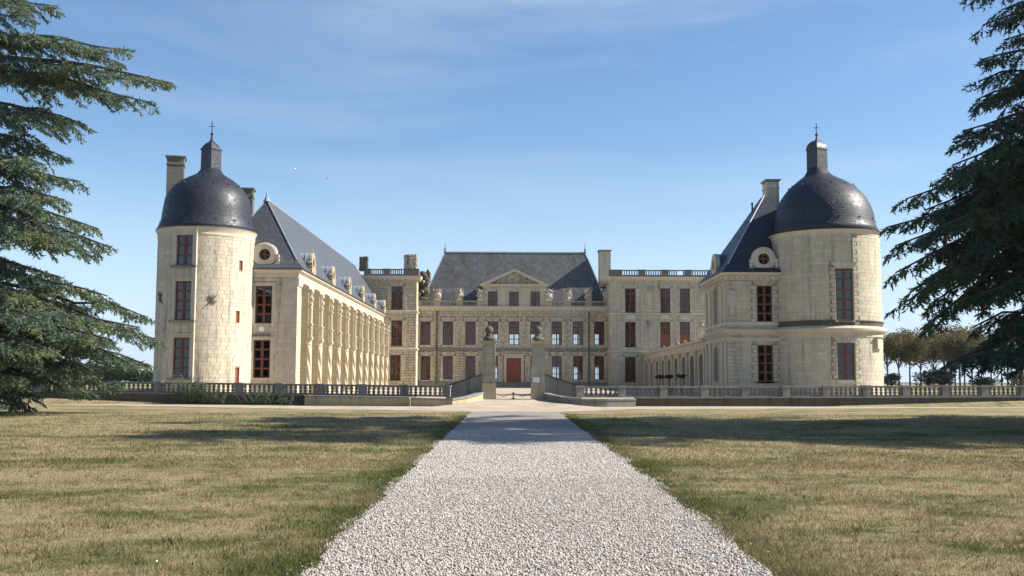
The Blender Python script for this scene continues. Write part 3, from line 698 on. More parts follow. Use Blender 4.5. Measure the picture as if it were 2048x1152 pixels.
CR = (24.03, 79.0); RR = 3.98; SR = .03614
rtw = thing('round_tower', (CR[0], CR[1], gz(80)), 'stout round limestone tower with black dome and string course beside the autumn trees', 'tower', 'domed towers of the castle')
zR = zat(473, 79, 1656); zb = gz(80) - .2
aw = tower_hit(1691, 650, CR, RR)[0]; Mw = T(CR[0], CR[1], 0) @ RZ(aw)
wr = [(tower_hit(1690, b, CR, RR)[1], tower_hit(1690, a, CR, RR)[1]) for a, b in ((537, 640), (686, 763))]
wpan = (tower_hit(1690, 524, CR, RR)[1], tower_hit(1690, 482, CR, RR)[1]); wwr = 1.24
zs0, zs1 = tower_hit(1655, 664, CR, RR)[1], tower_hit(1655, 655, CR, RR)[1]
ops = [(aw * RR - wwr / 2, aw * RR + wwr / 2, a, b) for a, b in wr + [wpan]]
wall(rtw, 'wall', cylmap(CR[0], CR[1], RR), -math.pi * RR, math.pi * RR, zb, zR, ops, M_MORTAR, .3, .45, cyl=(CR[0], CR[1], RR))
MB().box(-wwr / 2, wwr / 2, -RR + .08, -RR + .2, wpan[0], wpan[1], Mw).build('blind_panel', M_PALE, rtw)
ql, qr = .45, .42
bops = [(aw * RR - wwr / 2 - ql, aw * RR + wwr / 2, a, b + .5) for a, b in wr] + [ops[2]] + [(aw * RR + wwr / 2 - .02, aw * RR + wwr / 2 + qr, zb, zR)]
va = math.atan2(-CR[0], CR[1])
blocks(rtw, T(CR[0], CR[1], 0), -1.75 * RR, 1.25 * RR, zb, zR - .3, bops, .285, .66, M_PALE, .016, .008, RR, 300, pick=lambda t: abs(t[0] / RR - va), seg=2)
k = 0; z = zb
while z < zR - .7:
    me, _ = block_mesh((.44, .32)[k % 2], .3, .09, .03, RR, M_PALE, 2); l = (.44, .32)[k % 2]
    obj('quoin', me, rtw, T(CR[0], CR[1], 0) @ RZ(aw + (wwr / 2 + .01 + l / 2) / RR) @ T(0, -RR, z))
    if any(a - .05 < z < b - .1 for a, b in wr): obj('quoin', me, rtw, T(CR[0], CR[1], 0) @ RZ(aw - (wwr / 2 + .01 + l / 2) / RR) @ T(0, -RR, z))
    z += .3; k += 1
for a, b in wr:
    window(rtw, Mw @ T(0, -RR + .14, a), wwr - .01, b - a, 2, 5 if b - a > 3.3 else 4, True, mid=.17, bar=.12, back=(M_BLIND, .1, .95) if b - a > 3.3 else None)
    for q in range(9):
        w_, a_ = wwr, wwr + .75; b0, b1 = -w_ / 2 + w_ * q / 9 + .01, -w_ / 2 + w_ * (q + 1) / 9 - .01; t0, t1 = -a_ / 2 + a_ * q / 9 + .012, -a_ / 2 + a_ * (q + 1) / 9 - .012
        MB().prism([(b0, b + .01), (b1, b + .01), (t1, b + .48), (t0, b + .48)], -RR - .07, -RR + .2, Mw).build('voussoir', M_PALE, rtw)
    MB().box(-wwr / 2 - .1, wwr / 2 + .1, -RR - .1, -RR + .15, a - .14, a - .003, Mw).build('sill', M_TRIM, rtw)
Mc = T(CR[0], CR[1], 0)
MB().lathe([(RR - .1, zs0 - .35), (RR + .06, zs0 - .35), (RR + .08, zs0 - .05), (RR + .2, zs0), (RR + .34, zs0 + .12), (RR + .36, zs0 + .26), (RR + .1, zs0 + .46), (RR - .1, zs0 + .5)], 80, Mc).build('string_course', M_TRIM, rtw, cyl=(CR[0], CR[1], RR))
zq = tower_hit(1655, 643, CR, RR)[1]
MB().lathe([(RR - .1, zs0 + .46), (RR + .085, zs0 + .44), (RR + .08, zq - .02), (RR + .14, zq), (RR + .14, zq + .09), (RR - .1, zq + .12)], 80, Mc).build('stained_band', M_DARK, rtw, cyl=(CR[0], CR[1], RR))
MB().lathe([(RR - .1, zR - .35), (RR + .03, zR - .35), (RR + .05, zR - .2), (RR + .16, zR - .08), (RR + .26, zR - .02), (RR - .1, zR - .02)], 80, Mc).build('eaves_cornice', M_TRIM, rtw, cyl=(CR[0], CR[1], RR))
ac, zc1 = tower_hit(1754, 668, CR, RR); zc0 = tower_hit(1754, 698, CR, RR)[1]
MB().box(-.42, .42, -RR - .25, -RR + .2, zc0, zc0 + .85, Mc @ RZ(ac)).box(-.5, .5, -RR - .38, -RR + .2, zc0 + .85, zs0 - .34, Mc @ RZ(ac)).build('corbel', M_TRIM, rtw)
dome(rtw, CR, 79, 1656, [(112, 472, 0), (106, 460, 0), (102.5, 448, 0), (101, 432, -.02), (95, 414, -.04), (88, 400, -.05), (80, 390, -.08), (68, 377, -.12), (52, 366, -.2), (40, 359, -.28), (30, 353, -.35), (24, 346, -.4), (20, 338, -.43)], SR,
     (347, 302, 21.5, -.43), M_DOME, math.atan2(-.957, -.25), [(19, 303), (22, 302), (22.5, 300), (22, 297), (19.5, 290), (14, 284.5), (7, 281.5), (2, 280), (1.4, 268)], (281, 244))

# ---------------------------------------------------------------- left gallery wing
WX, WY0, WY1, WXL = -15.95, 78.0, 132.0, -22.5
zE = at(596, 541, 78).z
gw = thing('gallery_wing', (WX - 3, 105, gz(100)), 'long limestone gallery wing with steep slate roof and a row of buttresses with twisted columns', 'building')
zb = gz(78) - .2
wl = [rect(511, 544, 572, 647, WY0), rect(507, 540, 680, 756, WY0)]
fr = T(WXL, WY0, 0)
wops = [(a - WXL, b - WXL, c, d) for a, b, c, d in wl]
wall(gw, 'wall', flat(fr), 0, WX - WXL, zb, zE, wops, M_MORTAR, .35)
blocks(gw, fr, 3.0, WX - WXL, zb, zE - .55, [(a - .28, b + .28, c - .1, d + .28) for a, b, c, d in wops], .285, .66, M_STONE, .015, .008, None, 300)
for a, b, c, d in wl:
    M = T((a + b) / 2, WY0, c); window(gw, M @ T(0, .12, 0), b - a - .01, d - c, 2, 4, True, sill=(.24, -.02), mid=.20, bar=.13); surround(gw, M, b - a, d - c, .26, .06)
p = at(524, 658, WY0); m_ = MB(); m_.lathe([(.21, 0), (.21, .05), (.15, .07), (.05, .09)], 20, T(p.x, WY0 - .02, p.z) @ Matrix.Rotation(R(90), 4, 'X')); m_.build('medallion', M_WHITE, gw)
p0, p1 = rect(505, 543, 650, 676, WY0)[0], rect(505, 543, 650, 676, WY0)[1]; zl0, zl1 = zat(671, WY0, 524), zat(667, WY0, 524)
MB().box(p0, p1, WY0 - .15, WY0 + .02, zl0, zl1).build('window_ledge', M_GREY, gw)
Mi = T(WX, WY0, 0) @ RZ(R(90))     # inner side, u runs along +Y
wall(gw, 'inner_wall', flat(Mi), 0, WY1 - WY0, zb, zE, [], M_WALL, .3)
wall(gw, 'outer_wall', flat(T(WXL, WY1, 0) @ RZ(R(-90))), 0, WY1 - WY0, zb, zE, [], M_WALL, .3)
wall(gw, 'rear_wall', flat(T(WX, WY1, 0) @ RZ(R(180))), 0, WX - WXL, zb, zE, [], M_WALL, .3)
path = [(WXL, WY0), (WX, WY0), (WX, WY1)]
cornice(gw, path, zE - .52, [(-.1, 0), (.05, 0), (.07, .1), (.10, .12), (.10, .28), (.2, .34), (.34, .46), (.36, .56), (-.1, .56)], M_TRIM)
cornice(gw, path, zE + .04, [(-.1, 0), (.40, 0), (.46, .07), (.44, .12), (-.1, .12)], M_PIPE, 'gutter')
cornice(gw, [(WX, WY0 + .02), (WX, WY1)], zE - 1.15, [(-.1, 0), (.06, 0), (.10, .1), (.10, .6), (-.1, .6)], M_TRIM, 'frieze')
zr = zat(402, 82, 541)
rf = hiproof(gw, WXL - .4, WX + .42, WY0 - .42, WY1 + .3, zE + .165, zr, WY0 + 3.4, WY1 - 3.2, (WXL + WX) / 2, M_SLATE, (.5, .62))
MB().tube([((WXL + WX) / 2, WY0 + 3.4, zr + .02), ((WXL + WX) / 2, WY1 - 3.2, zr + .02)], .09, 6).build('ridge_lead', M_LEAD, rf)
m_ = MB().lathe([(.30, -.15), (.16, .1), (.07, .35), (.03, .62)], 8, T((WXL + WX) / 2, WY0 + 3.4, zr)); m_.build('finial', M_LEAD, rf)
for s, e in ((WXL, 1), (WX, -1)):
    MB().tube([(s + e * .12, WY0 + .1, zE + .83), ((WXL + WX) / 2, WY0 + 3.4, zr)], .06, 5).build('hip_lead', M_LEAD, rf)
pd = at(530, 516, WY0)
dormer(gw, T(pd.x, WY0 - .12, zE + .18), .93, .43, .34, 2.0, 1.0, True)
for k in range(6):
    y = 82.3 + 9.5 * k; dormer(gw, T(WX + .34, y, zE + .18) @ RZ(R(90)), .64, .34, .25, 1.9, 1.3, True, M_BUTT)
pp = at(491, 600, WY0); m_ = MB().tube([(pp.x, WY0 - .18, zE), (pp.x, WY0 - .18, zb)], .07, 8)
for q in range(5): m_.box(pp.x - .1, pp.x + .1, WY0 - .26, WY0, zb + 1 + q * 1.9, zb + 1.06 + q * 1.9)
m_.build('drain_pipe', M_PIPE, gw)
# buttresses, all sharing the same meshes
zt = 9.25 + .0; B = {}
zbb = zb + .1
pm = MB(); pm.box(-.42, .42, -.52, .05, zbb, zt - .45)
pm.add([(-.46, -.60, zt - .45), (.46, -.60, zt - .45), (.46, .05, zt - .45), (-.46, .05, zt - .45), (-.46, -.55, zt - .2), (.46, -.55, zt - .2), (.46, .05, zt - .2), (-.46, .05, zt - .2), (-.46, -.3, zt), (.46, -.3, zt), (.46, .05, zt), (-.46, .05, zt)],
       [(0, 1, 5, 4), (4, 5, 9, 8), (1, 2, 6, 5), (5, 6, 10, 9), (2, 3, 7, 6), (6, 7, 11, 10), (3, 0, 4, 7), (7, 4, 8, 11), (8, 9, 10, 11), (3, 2, 1, 0)])
B['buttress'] = pm.mesh('buttress', M_BUTT)
zc = [zbb + .35 + (4.62 - zbb - .35) * k / 48 for k in range(49)]
B['twisted_column'] = MB().lathe([(.22, zbb)] + [(.23, zbb + .3)] + [(.19, z) for z in zc], 30, None, lambda a, z: 1 + .27 * math.cos(4 * a + 4.2 * z) if zbb + .32 < z < 4.6 else 1).mesh('twisted_column', M_TRIM, smooth=True)
B['capital'] = MB().lathe([(.2, 4.62), (.24, 4.66), (.2, 4.72), (.21, 4.85), (.29, 4.98), (.29, 5.04)], 14).box(-.3, .3, -.3, .3, 5.04, 5.13).mesh('capital', M_TRIM)
def pil(z0, z1, w, d):
    m = MB().box(-w, w, -d, .2, z0, z1 - .1).box(-w - .07, w + .07, -d - .08, .2, z1 - .1, z1).box(-w - .04, w + .04, -d - .05, .2, z0 + .002, z0 + .1)
    m.box(-w * .45, w * .45, -d - .035, 0, z0 + .22, z1 - .25); return m
B['pilaster_low'] = pil(5.13, 6.2, .22, .22).mesh('pilaster', M_TRIM); B['pilaster_mid'] = pil(6.2, 7.75, .19, .18).mesh('pilaster', M_TRIM)
m_ = pil(7.75, 8.85, .16, .14); lump(m_, (0, -.22, 8.1), .15, .12, .25, .2, 1); lump(m_, (0, -.2, 8.6), .18, .14, .2, .2, 1); B['pilaster_top'] = m_.mesh('pilaster', M_TRIM)
for k in range(12):
    y = 80.0 + 4.62 * k; M = T(WX, y, 0) @ RZ(R(90)); b = obj('buttress', B['buttress'], gw, M); M2 = M @ T(-.1, -.55, 0)
    for nm, key in (('twisted_column', 'twisted_column'), ('capital', 'capital'), ('pilaster', 'pilaster_low'), ('pilaster', 'pilaster_mid'), ('pilaster', 'pilaster_top')): obj(nm, B[key], b, M2)

# ---------------------------------------------------------------- right pavilion
PX0, PX1, PY0, PY1 = at(1455, 600, 78).x, 24.6, 78.0, 86.9
zP = at(1470, 549, 78).z; zb = gz(78) - .2
pv = thing('corner_pavilion', ((PX0 + PX1) / 2, 82, gz(80)), 'square limestone pavilion with steep dark slate roof joined to the stout right tower', 'building')
wl = [rect(1514, 1544, 571.5, 645, PY0), rect(1516, 1546, 690, 763, PY0)]
fr = T(PX0, PY0, 0); wops = [(a - PX0, b - PX0, c, d) for a, b, c, d in wl]
wall(pv, 'front_wall', flat(fr), 0, PX1 - PX0, zb, zP, wops, M_MORTAR, .3)
zs = zat(665, PY0, 1490)
bo = [(a - .5, b + .5, c, d) for a, b, c, d in wops] + [(a - .4, b + .4, d - .01, d + .5) for a, b, c, d in wops]
blocks(pv, fr, .35, 5.2, zb, zP - .5, bo, .295, .7, M_PALE, .015, .009, None, 300)
for a, b, c, d in wl:
    M = T((a + b) / 2, PY0, c); window(pv, M @ T(0, .12, 0), b - a - .01, d - c, 2, 4, True, sill=(.12, -.02), mid=.17, bar=.12); rustic(pv, M, b - a, d - c, M_PALE, True, .295, .06, .46, 7, (.5, .36))
z = zb; k = 0                       # corner quoins
while z < zP - .6:
    me, _ = block_mesh((.62, .42)[k % 2], .295, .06, .03, None, M_PALE, 1); obj('quoin', me, pv, fr @ T((.62, .42)[k % 2] / 2 - .05, 0, z)); z += .295; k += 1
Ms = T(PX0, PY1, 0) @ RZ(R(-90))    # courtyard side, u runs towards the camera
SL = PY1 - PY0
def ys_of(px): return PX0 * F / (px - 1020)
sw = []
for (x0, x1, y0, y1) in ((1429, 1436, 580, 651), (1429, 1436, 695, 763)):
    ya, yb = ys_of(x1), ys_of(x0); ym = (ya + yb) / 2; sw.append((PY1 - yb, PY1 - ya, zat(y1, ym, 1432), zat(y0, ym, 1432)))
wall(pv, 'side_wall', flat(Ms), 0, SL, zb, zP, sw, M_PALE, .35)
for a, b, c, d in sw:
    M = Ms @ T((a + b) / 2, 0, c); window(pv, M @ T(0, .22, 0), b - a - .01, d - c, 2, 4, False); rustic(pv, M, b - a, d - c, M_PALE, True, .31, .06, .4, 5, (.42, .3))
for u in (.55, 2.3, SL - 2.1, SL - .6):
    for z0, z1 in ((zb + .6, zs - .6), (zs + .5, zP - .8)):
        MB().box(u - .26, u + .26, -.10, .05, z0, z1, Ms).box(u - .34, u + .34, -.16, .05, z1 - .2, z1, Ms).box(u - .32, u + .32, -.14, .05, z0, z0 + .25, Ms).build('pilaster', M_TRIM, pv)
wall(pv, 'rear_wall', flat(T(PX1, PY1, 0) @ RZ(R(180))), 0, PX1 - PX0, zb, zP, [], M_WALL, .3)
wall(pv, 'outer_wall', flat(T(PX1, PY0, 0) @ RZ(R(90))), 0, SL, zb, zP, [], M_WALL, .3)
path = [(PX0, PY1), (PX0, PY0), (PX1 - 3, PY0)]
cornice(pv, path, zP - .42, CORN, M_TRIM); dentils(pv, [(PX0, PY1), (PX0, PY0 - .1)], zP - .36, .16, .24, .34, .42, M_TRIM); dentils(pv, [(PX0, PY0), (PX0 + 4.9, PY0)], zP - .36, .16, .24, .34, .42, M_TRIM)
cornice(pv, path, zs - .1, [(-.1, 0), (.1, 0), (.14, .1), (.28, .15), (.32, .3), (.1, .42), (-.1, .42)], M_TRIM, 'string_course'); cornice(pv, path, zs - .62, STRING, M_TRIM, 'string_course')
cornice(pv, path, zs + .55, STRING, M_TRIM, 'string_course')
m_ = MB(); p = at(1464, 603, PY0); lump(m_, (p.x, PY0 - .05, p.z), .42, .16, .62, .06); lump(m_, (p.x, PY0 - .1, p.z - .72), .22, .12, .3, .15); lump(m_, (p.x, PY0 - .1, p.z + .7), .3, .14, .2, .15); m_.build('cartouche', M_TRIM, pv)
pa = at(1527, 392, 82.3)
rf = hiproof(pv, PX0 - .5, PX1 + .2, PY0 - .5, PY1 + .5, zP + .14, pa.z, 82.0, 83.4, pa.x, M_OLD if False else M_DOME, (.5, .6))
MB().tube([(PX0 + .05, PY0 + .05, zP + .78), (pa.x, 82.0, pa.z)], .06, 5).build('hip_lead', M_LEAD, rf)
pk = at(1508, 418, 82); MB().lathe([(.07, 0), (.07, .8), (.11, .82), (.11, .9)], 8, T(pk.x, 82.6, pk.z - .3)).build('vent_pipe', M_PIPE, rf)
chimney(pv, at(1543, 390, 83.6).x, 83.8, zat(450, 83.6, 1543), zat(361, 83.6, 1543), .50, .70, M_PALE, rot=R(0))
dormer(pv, T(at(1526.5, 517, PY0).x, PY0 - .15, zP + .15), .92, .43, .36, 2.0, 1.0, False)
dormer(pv, T(PX0 - .15, 82.4, zP + .15) @ RZ(R(-90)), .92, .43, .36, 2.0, 1.0, False)

# ---------------------------------------------------------------- arcade along the right side of the court
AA, AB = Vector((16.4, 86.95)), Vector((16.95, 131.0)); dA = (AA - AB); LA = dA.length; angA = math.atan2(dA.y, dA.x)
arc = thing('arcade', ((AA.x + AB.x) / 2 + 1.5, 109, gz(105)), 'one-storey limestone arcade with pilasters and round arches in front of the courtyard wall', 'arcade')
MA = T(AB.x, AB.y, 0) @ RZ(angA)    # u from the far end towards the camera
zA1, zAb = 5.5, gz(108) - .2; nb = 9; bay = LA / nb; aw_, sp = 2.5, 3.05
st_w = MB(); mpA = flat(MA)
for k in range(nb):
    u0_, u1_ = k * bay, (k + 1) * bay; c = (u0_ + u1_) / 2; a, b = c - aw_ / 2, c + aw_ / 2; N = 12
    wb = MB()
    wb.add([mpA(u0_, zAb, 0), mpA(a, zAb, 0), mpA(a, sp, 0), mpA(a, zA1 - .3, 0), mpA(u0_, zA1 - .3, 0)], [(0, 1, 2, 3, 4)])
    wb.add([mpA(b, zAb, 0), mpA(u1_, zAb, 0), mpA(u1_, zA1 - .3, 0), mpA(b, zA1 - .3, 0), mpA(b, sp, 0)], [(0, 1, 2, 3, 4)])
    ac_ = [(c - aw_ / 2 * math.cos(math.pi * i / N), sp + aw_ / 2 * math.sin(math.pi * i / N)) for i in range(N + 1)]
    for i in range(N): wb.add([mpA(ac_[i][0], ac_[i][1], 0), mpA(ac_[i + 1][0], ac_[i + 1][1], 0), mpA(ac_[i + 1][0], zA1 - .3, 0), mpA(ac_[i][0], zA1 - .3, 0)], [(0, 1, 2, 3)])
    full = [(a, zAb)] + ac_ + [(b, zAb)]
    for i in range(len(full) - 1): wb.add([mpA(full[i][0], full[i][1], 0), mpA(full[i + 1][0], full[i + 1][1], 0), mpA(full[i + 1][0], full[i + 1][1], .7), mpA(full[i][0], full[i][1], .7)], [(0, 1, 2, 3)])
    wb.build('arch', M_WALL, arc, fix=False)
    ar = MB(); N = 12
    for r_ in (aw_ / 2 + .01, aw_ / 2 + .24): ar.v += [tuple(mpA(c - r_ * math.cos(math.pi * i / N), sp + r_ * math.sin(math.pi * i / N), -.05)) for i in range(N + 1)]
    ar.f = [(i, i + 1, N + 2 + i, N + 1 + i) for i in range(N)]; ar.build('archivolt', M_TRIM, arc, fix=False)
pm_ = MB().box(-.28, .28, -.22, .05, zAb, 4.55).box(-.34, .34, -.28, .05, zAb, zAb + .5).box(-.36, .36, -.30, .05, 4.35, 4.62).mesh('pilaster', M_TRIM)
for k in range(nb + 1): obj('pilaster', pm_, arc, MA @ T(min(max(k * bay, .3), LA - .3), 0, 0))
pa_, pb_ = (AB.x, AB.y), (AA.x, AA.y)
cornice(arc, [pa_, pb_], 4.62, [(-.1, 0), (.16, 0), (.2, .12), (.12, .16), (.12, .55), (.34, .66), (.4, .84), (-.3, .84)], M_TRIM)
for k in range(26): m_ = MB().box(-.13, .13, -.17, 0, 4.82, 5.1, MA @ T((k + .5) * LA / 26, 0, 0)); m_.build('roundel' if k % 2 else 'triglyph', M_TRIM, arc)
MB().box(0, LA, .05, 4.0, 5.3, 5.42, MA).build('terrace', M_GREY, arc); MB().box(0, LA, 3.9, 4.1, zAb, 5.3, MA).build('back_wall', M_WALL, arc)
for k in range(9):
    m_ = MB().box(-.3, .3, -.2, .4, 5.46, 5.62, MA @ T((k + .5) * bay, 0, 0)); q = MA @ Vector(((k + .5) * bay, .1, 5.66))
    if k in (3, 5, 6): lump(m_, q, .2, .2, .22, .25, 1)
    m_.build('parapet_block', M_GREY, arc)

# ---------------------------------------------------------------- far court: two corner blocks and the central range
YP, YC = 131.0, 134.0
def corner_block(name, label, x0, x1, depth, wins, zc0, zc1, zb1, strings, mat, rst):
    o = thing(name, ((x0 + x1) / 2, YP + depth / 2, gz(131)), label, 'building'); zb = gz(131) - .2; fr = T(x0, YP, 0)
    wl = [rect(a, b, c, d, YP) for a, b, c, d in wins]; wops = [(a - x0, b - x0, c, d) for a, b, c, d in wl]
    wall(o, 'front_wall', flat(fr), 0, x1 - x0, zb, zc1, wops, M_JOINT if mat is M_FAR else M_MORTAR, .35)
    wall(o, 'right_wall', flat(T(x1, YP, 0) @ RZ(R(90))), 0, depth, zb, zc1, [], M_WALL, .3); wall(o, 'left_wall', flat(T(x0, YP + depth, 0) @ RZ(R(-90))), 0, depth, zb, zc1, [], M_WALL, .3)
    wall(o, 'rear_wall', flat(T(x1, YP + depth, 0) @ RZ(R(180))), 0, x1 - x0, zb, zc1, [], M_WALL, .3)
    blocks(o, fr, 0, x1 - x0, zb, zc0, [(a - .02, b + .02, c - .12, d + .02) for a, b, c, d in wops] + [(a - .35, b + .35, d, d + .5) for a, b, c, d in wops], .33, .85, mat, *rst, None, 0)
    for k, (a, b, c, d) in enumerate(wl):
        M = T((a + b) / 2, YP, c); window(o, M @ T(0, .16, 0), b - a - .01, d - c, 2, 4, False, sill=(.16, -.02), bar=.10, mid=.16)
        rustic(o, M @ T(0, -.03, 0), b - a, d - c, mat, False, .33, .07, .5, 7, (.55, .38))
    ring = [(x0, YP + depth), (x0, YP), (x1, YP), (x1, YP + depth)]
    cornice(o, ring, zc0, [(-.1, 0), (.1, 0), (.14, .12), (.4, .2), (.5, .35), (.55, zc1 - zc0), (-.1, zc1 - zc0)], M_TRIM); dentils(o, ring[:3] + [ring[3]], zc0 + .06, .26, .2, .36, .62, M_TRIM)
    for z in strings: cornice(o, ring, z, STRING, M_TRIM, 'string_course')
    MB().box(x0 + .2, x1 - .2, YP + .2, YP + depth - .2, zc1 - .1, zc1 + .02).build('flat_roof', M_GREY, o)
    return o
zc0, zc1, zb1 = zat(562, YP), zat(553, YP), zat(539, YP)
xL0, xL1 = -22.6, at(833, 640, YP).x
lb = corner_block('corner_block', 'rusticated corner block with roof balustrade between the gallery wing and the central range', xL0, xL1, 11,
    [(783, 805, 573, 619), (783, 804, 641, 689), (781, 801, 710, 758)], zc0, zc1, zb1, [zat(626, YP), zat(701, YP)], M_FAR, (.07, .05))
xa, xb = at(735, 545, YP).x, at(812, 545, YP).x
MB().box(xL0, xL1 + .3, YP - .25, YP + .3, zc1 + .02, zc1 + .12).build('parapet_plinth', M_CHIM, lb)
balustrade(lb, (xa, YP), (xb, YP), zc1 + .12, zb1, 2, 6, M_CHIM, post=.42, rail=.12, br=.095, ends=(True, False))
def ruin_block(parent, px0, px1, py0, py1, Y, mat):
    x0, x1, z0, z1 = rect(px0, px1, py0, py1, Y); mb = MB(); c, w, h = (x0 + x1) / 2, (x1 - x0), z1 - z0
    mb.frustum(c, Y, z0, z1 - .1, w * .44, w * .44, w * .46, w * .46)
    for k in range(46):
        a = random.choice((0, 1, 2, 3)); t = random.uniform(-.45, .45); zz = random.uniform(z0 + .1 * h, z1 - .05); xx, yy = [(t, -.46), (.46, t), (t, .46), (-.46, t)][a]
        lump(mb, (c + xx * w, Y + yy * w, zz), w * random.uniform(.05, .10), w * .06, h * random.uniform(.05, .12), .3, 1)
    for k in range(9): lump(mb, (c + random.uniform(-.42, .42) * w, Y + random.uniform(-.4, .4) * w, z1 - .08), w * .09, w * .09, h * .07, .3, 1)
    mb.frustum(c, Y, z0 - .25, z0 + .02, w * .5, w * .5, w * .5, w * .5); return mb.build('carved_stack', mat, parent)
MB().box(xb - .3, xL1 + .25, YP - .3, YP + 1.5, zc1 + .12, zb1 + .05).build('corner_pedestal', M_CHIM, lb)
ruin_block(lb, 808, 834, 509, 537, YP + .6, M_SCULPT); ruin_block(lb, 719, 736, 513, 538, YP + .6, M_DARK)
mb = MB(); p = at(850, 575, YP + 3.5)
for k in range(26):
    t = k / 25; q = at(838 + 22 * random.random(), 545 + 52 * t, YP + 2 + 2.2 * random.random()); q.x = min(q.x, at(838 + 26 * (1 - t * .55), 570, YP + 3).x)
    lump(mb, q, random.uniform(.22, .5), .4, random.uniform(.25, .5), .3, 1)
mb.tube([at(858, 566, YP + 3), at(859, 545, YP + 3)], [.25, .18], 6); mb.build('ruined_sculpture_group', M_DARK, lb)
xR0, xR1 = at(1219, 640, YP).x, 27.5
rb = corner_block('corner_block', 'pale corner block with three window columns and roof balustrade above the arcade', xR0, xR1, 11,
    [(1250.5, 1271, 577, 624), (1321, 1340, 577, 624), (1360, 1379.5, 577, 624), (1250.5, 1271, 644, 692), (1321, 1340, 644, 692), (1360, 1379.5, 644, 692), (1250.5, 1271, 714, 762)], zc0, zc1, zb1, [zat(629, YP), zat(704, YP)], M_PALE, (.035, .03))
MB().box(xR0 - .3, xR1, YP - .25, YP + .3, zc1 + .02, zc1 + .12).build('parapet_plinth', M_CHIM, rb)
for a, b, c in ((1222, 1224, 0),): pass
posts = [1234, 1283.5, 1330, 1376, 1424]
MB().box(at(1218, 545, YP).x, at(1243, 545, YP).x, YP - .24, YP + .24, zc1 + .122, zb1 + .02).build('corner_pedestal', M_CHIM, rb)
for k, (a, b) in enumerate(zip(posts, posts[1:])): balustrade(rb, (at(a, 545, YP).x, YP), (at(b, 545, YP).x, YP), zc1 + .122, zb1, 1, 7, M_CHIM, post=.44, rail=.12, br=.095, ends=(k > 0, k == 3), skip=((0, 4), (0, 5)) if k == 2 else ())
for px in (1261, 1330, 1370):      # brackets above the middle windows
    a, b, c, d = rect(px - 9, px + 9, 630, 639, YP); MB().box(a, b, YP - .2, YP + .02, c, d).build('window_bracket', M_TRIM, rb)
for px in (1330.5, 1369.7):
    a, b, c, d = rect(px - 9.2, px + 9.2, 669, 692, YP); MB().box(a, b, YP + .08, YP + .12, c, d).build('balcony_panel', M_DOOR, rb)
for px in (1298, 1404):            # framed niches with ovals
    for (y0, y1) in ((566, 622), (634, 694)):
        a, b, c, d = rect(px - 15, px + 15, y0, y1, YP); t = .14; m_ = MB().box(a, a + t, YP - .12, YP + .02, c, d).box(b - t, b, YP - .12, YP + .02, c, d).box(a + t, b - t, YP - .12, YP + .02, c, c + t).box(a + t, b - t, YP - .12, YP + .02, d - t, d); m_.build('panel_frame', M_TRIM, rb)
        m_ = MB(); e = at(px, y0 + (y1 - y0) * .55, YP); m_.lathe([(.62, 0), (.62, .1), (.48, .14), (.44, .06), (.3, .12), (.05, .16)], 20, T(e.x, YP - .02, e.z) @ Matrix.Rotation(R(90), 4, 'X') @ Matrix.Diagonal((1, 1.35, 1, 1))); m_.build('oval_medallion', M_PALE, rb)
        m_ = MB(); e = at(px, y0 + (y1 - y0) * .16, YP); lump(m_, (e.x, YP - .1, e.z), .5, .16, .22, .2, 1); lump(m_, (e.x, YP - .14, e.z - .35), .25, .16, .3, .2, 1); m_.build('carved_swag', M_SCULPT, rb)
chimney(rb, at(1209.5, 530, YP + 5.5).x, YP + 5.9, zat(570, YP + 3), zat(500, YP + 5.5), .74, .9, M_PALE)

cr = thing('central_range', (.5, 138, gz(134)), 'central two-storey range with pediment, red door and tall grey slate roof behind the gate', 'building')
X0, X1, zb = xL1 - .4, xR0 + .4, gz(134) - .25
cen = [851, 896, 941, 986, 1028, 1071, 1113.5, 1156, 1198.6]
up_ = [rect(c - 10, c + 10, 643, 690, YC) for c in cen]; lo_ = [rect(c - 9.5, c + 9.5, 712, 760, YC) for i, c in enumerate(cen) if i != 4]
dr = rect(1013, 1042, 716, 776, YC); dr = (dr[0], dr[1], gz(134), dr[3])
zc0, zc1 = zat(623, YC), zat(613, YC); fr = T(X0, YC, 0)
wops = [(a - X0, b - X0, c, d) for a, b, c, d in up_ + lo_ + [dr]]
wall(cr, 'front_wall', flat(fr), 0, X1 - X0, zb, zc1, wops, M_JOINT, .4)
YB = YC + 8.0
bops = [(X1 - b, X1 - a, c + .1, d - 1.3) for a, b, c, d in up_] + [(X1 - b, X1 - a, c + .1, d - 1.3) for a, b, c, d in lo_]
wall(cr, 'rear_wall', flat(T(X1, YB, 0) @ RZ(R(180))), 0, X1 - X0, zb, zc1, bops, M_WALL, .4)
wall(cr, 'left_wall', flat(T(X0, YB, 0) @ RZ(R(-90))), 0, YB - YC, zb, zc1, [], M_WALL); wall(cr, 'right_wall', flat(T(X1, YC, 0) @ RZ(R(90))), 0, YB - YC, zb, zc1, [], M_WALL)
zst = zat(702, YC)
MB().box(X0 + .1, X1 - .1, YC + .45, YB - .45, zst, zst + .3).build('upper_floor', M_IN, cr); MB().box(X0 + .1, X1 - .1, YC + .45, YB - .45, zc1 - .25, zc1 - .05).build('ceiling', M_IN, cr)
bx = [(a - .03, b + .03, c - .05, d + .02) for a, b, c, d in wops] + [(a - .36, b + .36, d, d + .55) for a, b, c, d in wops[:-1]] + [(dr[0] - X0 - .45, dr[1] - X0 + .45, zb, dr[3] + .5)]
blocks(cr, fr, .3, X1 - X0 - .3, zb, zst, bx, .325, .8, M_FAR, .075, .05, None, 0); blocks(cr, fr, .3, X1 - X0 - .3, zst + .3, zc0, bx, .325, .8, M_FAR, .075, .05, None, 0)
